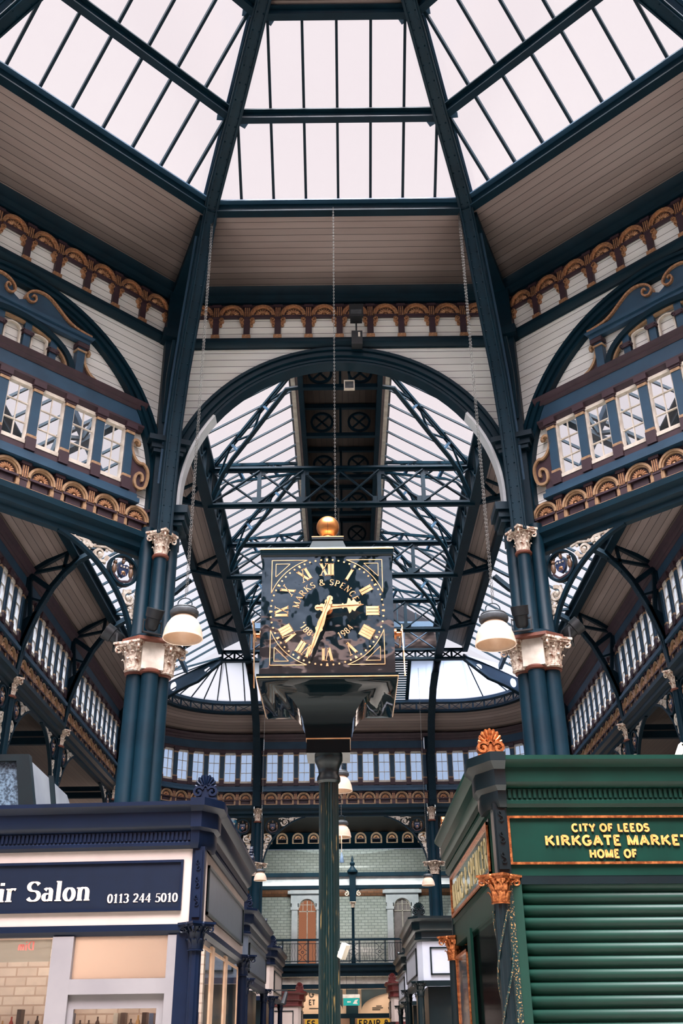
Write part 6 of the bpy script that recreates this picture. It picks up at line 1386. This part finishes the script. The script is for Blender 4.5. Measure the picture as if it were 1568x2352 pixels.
def dial(face, full):
    """face: 0 front, 1 and 2 the sides; marks laid on the case"""
    c, s = {0: (1, 0), 1: (0, 1), 2: (0, -1), 3: (-1, 0)}[face]
    def place(mb): mb.v = [(c*x-s*(y+H), s*x+c*(y+H), z+DZ) for x, y, z in mb.v]; return mb
    P = lambda a, r: (-r*math.sin(R(a)), r*math.cos(R(a)))       # clock angle a, clockwise as seen from the front
    T0, T1 = .001, .004
    mb = MB()
    for k in range(60):
        a = k*6
        if k % 5: q = P(a, .487); mb.prism([(q[0]+.0085*math.cos(2*PI*i/10), q[1]+.0085*math.sin(2*PI*i/10)) for i in range(10)], T0, T1)
        else: mb.prism([P(a-1.25, .498), P(a+1.25, .498), P(a+.75, .472), P(a-.75, .472)], T0, T1)
    t.part('minute_marks', place(mb), DIALG)
    if full:
        for k, num in enumerate(('XII', 'I', 'II', 'III', 'IIII', 'V', 'VI', 'VII', 'VIII', 'IX', 'X', 'XI')):
            a = k*30; h = .116; xs = .8 if len(num) < 4 else .72; w = (sum(GL[c_][0] for c_ in num)*xs-.02*(len(num)-1)*1)*h
            ca, sa = math.cos(R(a)), math.sin(R(a))
            f = lambda x, y: (lambda X, Y: (-(X*ca+Y*sa), -X*sa+Y*ca))(x-w/2, y+.336)
            mb = MB(); text(mb, num, f, h, .2, .05, True, -.02, T0, T1, xs=xs); t.part('numeral', place(mb), DIALG)
        def curved(txt, r, a0, a1, h, inner):
            out = []; mb = MB(); tr = .1; tot = sum(GL[c_][0]+tr for c_ in txt)-tr; x = 0
            for ch in txt:
                m_ = x+GL[ch][0]/2; a = a0+(a1-a0)*m_/tot; sg = -1 if inner else 1; ca, sa = math.cos(R(a)), math.sin(R(a))
                def f(px, py, m_=GL[ch][0]/2, ca=ca, sa=sa):
                    X = (px-m_*h)*sg; Y = r+(py if not inner else -py); return (-(X*ca+Y*sa), -X*sa+Y*ca)
                if ch != ' ': text(mb, ch, f, h, .16, .055, True, 0, T0, T1)
                else: out.append(mb); mb = MB()
                x += GL[ch][0]+tr
            return out+[mb]
        for w_ in curved('MARKS & SPENCER', .245, -84, 82, .056, False): t.part('dial_lettering', place(w_), DIALG)
        t.part('dial_date', place(curved("'1884", .275, 244, 203, .056, True)[0]), DIALG); t.part('dial_date', place(curved('1984', .275, 158, 124, .056, True)[0]), DIALG)
        rc = .514; hs = .485
        for qx in (-1, 1):
            for qz in (-1, 1):
                mb = MB(); a0 = math.degrees(math.acos(hs/rc)); A = [(qx*rc*math.cos(R(a)), qz*rc*math.sin(R(a))) for a in [a0+(90-2*a0)*i/20 for i in range(21)]]
                ribbon(mb, A, .006, T0, T1); ribbon(mb, [A[0], (qx*hs, qz*hs)], .006, T0, T1); ribbon(mb, [(qx*hs, qz*hs), A[-1]], .006, T0, T1)
                B = [(qx*.45, qz*.45), (qx*.45, qz*.325), (qx*.325, qz*.45), (qx*.45, qz*.45)]
                for b0, b1 in zip(B, B[1:]): ribbon(mb, [b0, b1], .005, T0, T1)
                t.part('corner_line', place(mb), DIALG)
    # hands on a boss standing off the dial
    mb = MB(); mb.tube([(0, 0, 0), (0, .1, 0)], .022, 14); mb.tube([(0, .03, 0), (0, .05, 0)], .05, 16); t.part('boss', place(mb), COPPER)
    def hand(name, a, outline, y0):
        ca, sa = math.cos(R(a)), math.sin(R(a)); pts = outline+[(-x, y) for x, y in outline[::-1] if abs(x) > 1e-6]
        f = lambda x, y: (-(x*ca+y*sa), -x*sa+y*ca)
        mb = MB(); mb.prism([f(*p) for p in pts], y0, y0+.008); mb.m = 0; hh = t.part(name, place(mb), DIALG)
        mb = MB(); ribbon(mb, [f(0, outline[0][1]+.01), f(0, outline[-1][1]-.01)], .004, y0+.008, y0+.011); t.part(name+'_rib', place(mb), COPPER, parent=hh)
    tref = lambda L: [(0, -L-.03), (.018, -L-.024), (.027, -L-.004), (.02, -L+.014), (.03, -L+.02), (.034, -L+.036), (.024, -L+.052), (.014, -L+.062)]
    hand('hour_hand', 86.5, tref(.075)+[(.012, -.03), (.03, -.02), (.034, 0), (.03, .025), (.02, .06), (.016, .12), (.016, .13), (.024, .131), (.024, .143), (.015, .144), (.018, .17), (.04, .178), (.072, .186), (.06, .202), (.036, .212), (.05, .224), (.056, .236), (.03, .252), (.012, .275), (0, .315)], .088)
    hand('minute_hand', 198.5, tref(.075)+[(.012, -.03), (.03, -.015), (.032, .012), (.018, .05), (.022, .09), (.03, .16), (.026, .2), (.034, .215), (.02, .24), (.016, .36), (.008, .40), (.012, .43), (0, .475)], .1)
dial(0, True); dial(1, False); dial(2, False)
# ================================================================ pendant lamps
def lampmat(name, ek):
    m = bpy.data.materials.new(name); m.use_nodes = True; tt = m.node_tree; tt.nodes.clear()
    o = N(tt, 'ShaderNodeOutputMaterial'); tr = N(tt, 'ShaderNodeBsdfTranslucent'); tr.inputs[0].default_value = (.78, .68, .6, 1); df = N(tt, 'ShaderNodeBsdfDiffuse'); df.inputs[0].default_value = (.7, .62, .54, 1)
    em = N(tt, 'ShaderNodeEmission'); em.inputs[0].default_value = lin((255, 208, 178)); em.inputs[1].default_value = ek; m1 = N(tt, 'ShaderNodeMixShader'); m1.inputs[0].default_value = .4; ad = N(tt, 'ShaderNodeAddShader')
    tt.links.new(tr.outputs[0], m1.inputs[1]); tt.links.new(df.outputs[0], m1.inputs[2]); tt.links.new(m1.outputs[0], ad.inputs[0]); tt.links.new(em.outputs[0], ad.inputs[1]); tt.links.new(ad.outputs[0], o.inputs[0]); return m
LAMPM = lampmat('glowing_prismatic_acrylic', .20); CHAIN = paint('steel_chain', (112, 110, 106), (80, 78, 76), rough=.5, metal=.4); HOUS = paint('grey_lamp_housing', (70, 74, 78), (52, 56, 60), rough=.5, scale=12)
LAMPIN = paint('lamp_inside_acrylic', (196, 172, 150), (184, 158, 136), rough=.3); LAMPRIM = emit('lit_acrylic_rim', (255, 226, 200), .95)
BULB = emit('lamp_bulb', (255, 222, 190), 6)
def chain_mesh(L, pitch=.034, w=.0105, r=.0036):
    mb = MB(); n = int(L/pitch)
    for i in range(n):
        z = i*pitch; h = pitch*.72; pts = []
        for k in range(8):
            a = 2*PI*k/8; x = w*math.cos(a); zz = (h/2)*math.sin(a)+.36*h*(1 if math.sin(a) > .1 else -1 if math.sin(a) < -.1 else 0)*.6
            pts.append((x if i % 2 else 0, 0 if i % 2 else x, z+zz))
        mb.tube(pts+[pts[0]], r, 4, False)
    return mb
def pendant(x, y, zr, ztop, lab, sc=1.0, two=True, power=.9, thick=1.0):
    t = T('pendant_lamp', lab, 'lamp', org=(x, y, zr), group='bell shaped pendant lamps')
    mb = MB(); pr = [(.272, 0), (.280, .006), (.276, .012), (.272, .05), (.256, .13), (.226, .21), (.186, .275), (.14, .32), (.1, .345)]
    mb.lathe([(r*sc, zr+z*sc) for r, z in pr], (x, y, 0), 72, False, 1, .012); o = t.part('reflector', mb, LAMPM, smooth=60); o.data.materials.append(LAMPIN); o.data.materials.append(LAMPRIM); md = o.modifiers.new('depth', 'SOLIDIFY'); md.thickness = .008; md.offset = -1; md.material_offset = 1; md.material_offset_rim = 2
    mb = MB(); mb.lathe([(r*sc, zr+z*sc) for r, z in ((.12, .335), (.19, .34), (.2, .36), (.2, .4), (.17, .43), (.08, .44), (.05, .46))], (x, y, 0), 28); t.part('housing', mb, HOUS)
    mb = MB()
    for k in range(16): a = 2*PI*k/16; mb.bar((x+.165*sc*math.cos(a), y+.165*sc*math.sin(a), zr+.4*sc), (x+.165*sc*math.cos(a), y+.165*sc*math.sin(a), zr+.45*sc), .012)
    n = 24; mb.tube([(x+.165*sc*math.cos(2*PI*i/n), y+.165*sc*math.sin(2*PI*i/n), zr+.44*sc) for i in range(n+1)], .012, 5, False); t.part('housing_fins', mb, HOUS)
    mb = MB(); mb.ball((x, y, zr+.2*sc), (.045*sc, .045*sc, .07*sc), 12, 8); t.part('bulb', mb, BULB)
    zc = zr+.62*sc
    mb = MB()
    n = 18; mb.tube([(x+.1*sc*math.cos(2*PI*i/n), y, zr+.52*sc+.09*sc*math.sin(2*PI*i/n)) for i in range(n+1)], .008, 5, False); t.part('suspension_ring', mb, STEELD)
    cm = chain_mesh(ztop-zc); cm.v = [(x+(a)*thick, y+b*thick, zc+c) for a, b, c in cm.v]; o = t.part('chain', cm, CHAIN, smooth=60)
    if two:
        cm = chain_mesh(ztop-zc-.1, .03, .008, .003); cm.v = [(x+.024+a, y+b, zc+.08+c) for a, b, c in cm.v]; t.part('hoist_chain', cm, CHAIN, smooth=60)
    l = bpy.data.lights.new('pendant_light', 'POINT'); l.energy = power; l.shadow_soft_size = .06; l.color = (1, .82, .70); o = link('pendant_light', l, t.o, (0, 0, .13*sc))
    l = bpy.data.lights.new('pendant_beam', 'SPOT'); l.energy = 220*sc; l.spot_size = R(118); l.spot_blend = .6; l.shadow_soft_size = .05; l.color = (1, .80, .62); link('pendant_beam', l, t.o, (0, 0, .16*sc)); return t
pendant(-2.21, 12.95, 6.50, 14.4, 'lit bell lamp on a long chain beside the left cluster column', 1.0)
pendant(2.10, 12.95, 6.36, 14.4, 'lit bell lamp on a long chain beside the right cluster column', 1.02)
pendant(-.09, 22.6, 6.5, 16.3, 'upper of the two lit bell lamps behind the clock pole', .98, True, .9, 1.2)
pendant(-.09, 27.2, 6.3, 16.3, 'lower of the two lit bell lamps behind the clock pole, with a pull cord', .92, False, .9, 1.2)
pendant(-2.72, 33.6, 6.1, 13.22, 'small lit bell lamp beside the far left stall', .75, False, .5)
pendant(2.64, 33.6, 5.9, 13.22, 'small lit bell lamp beside the far right stall', .75, False, .5)
t = T('pull_cord', 'white pull cord with blue handle hanging under the lower aisle lamp', 'cord', org=(-.05, 27.2, 5.75)); mb = MB(); mb.bar((-.09, 27.2, 5.9), (-.09, 27.2, 6.47), .02); t.part('cord', mb, CREAM); mb = MB(); mb.lathe([(.055, 5.66), (.06, 5.7), (.03, 5.85), (.015, 5.92)], (-.09, 27.2, 0), 12); t.part('handle', mb, paint('pale_blue_plastic', (120, 150, 180), rough=.4))
cm = chain_mesh(7.66); cm.v = [(-.09+a, 12.82+b, 6.75+c) for a, b, c in cm.v]; single('hanging_chain', 'thin steel chain hanging from the middle of the front ring beam', 'chain', cm, CHAIN, (-.09, 12.82, 14.35), smooth=60)
t = T('sensor_box', 'small white sensor box tilted on the side of the clock pole', 'sensor', org=(-.0, 8.5, 2.2)); mb = MB(); mb.bar((-.04, 8.53, 2.16), (.0, 8.5, 2.26), .055, .05); t.part('housing', mb, CREAM); mb = MB(); mb.bar((-.08, 8.54, 2.2), (-.01, 8.51, 2.2), .02); t.part('bracket', mb, CREAM)
# ---- camera box and light on the beam over the arch, bits and pieces
t = T('floodlight', 'square black floodlight on the beam above the arch', 'floodlight', org=(.33, 14.7, 13.1), group=None); mb = MB(); mb.box(.2, .42, 14.55, 14.75, 13.38, 13.62); mb.box(.18, .44, 14.5, 14.56, 13.36, 13.64); t.part('housing', mb, paint_black); mb = MB(); mb.box(.21, .41, 14.49, 14.5, 13.40, 13.50); t.part('lens', mb, HOUS); mb = MB(); mb.bar((.31, 14.72, 13.1), (.31, 14.72, 13.4), .03); t.part('bracket', mb, paint_black)
t = T('junction_box', 'black box with small white sticker above the arch crown', 'box', org=(.32, 14.75, 12.85)); mb = MB(); mb.box(.22, .42, 14.68, 14.85, 12.86, 13.16); t.part('box', mb, paint_black); mb = MB(); mb.box(.34, .38, 14.672, 14.68, 13.02, 13.12); t.part('sticker', mb, CREAM)
t = T('emergency_lamp', 'small square lamp with white frame hanging inside the arch crown', 'lamp', org=(.2, 15.25, 12.4)); mb = MB(); mb.band([(.07, 12.28), (.27, 12.28), (.27, 12.48), (.07, 12.48)], [(.09, 12.30), (.25, 12.30), (.25, 12.46), (.09, 12.46)], 15.28, 15.34, True); t.part('frame', mb, CREAM); mb = MB(); mb.box(.09, .25, 15.3, 15.32, 12.30, 12.46); t.part('lens', mb, HOUS); mb = MB(); mb.bar((.17, 15.31, 12.48), (.17, 15.31, 12.62), .03); t.part('stem', mb, STEELD)
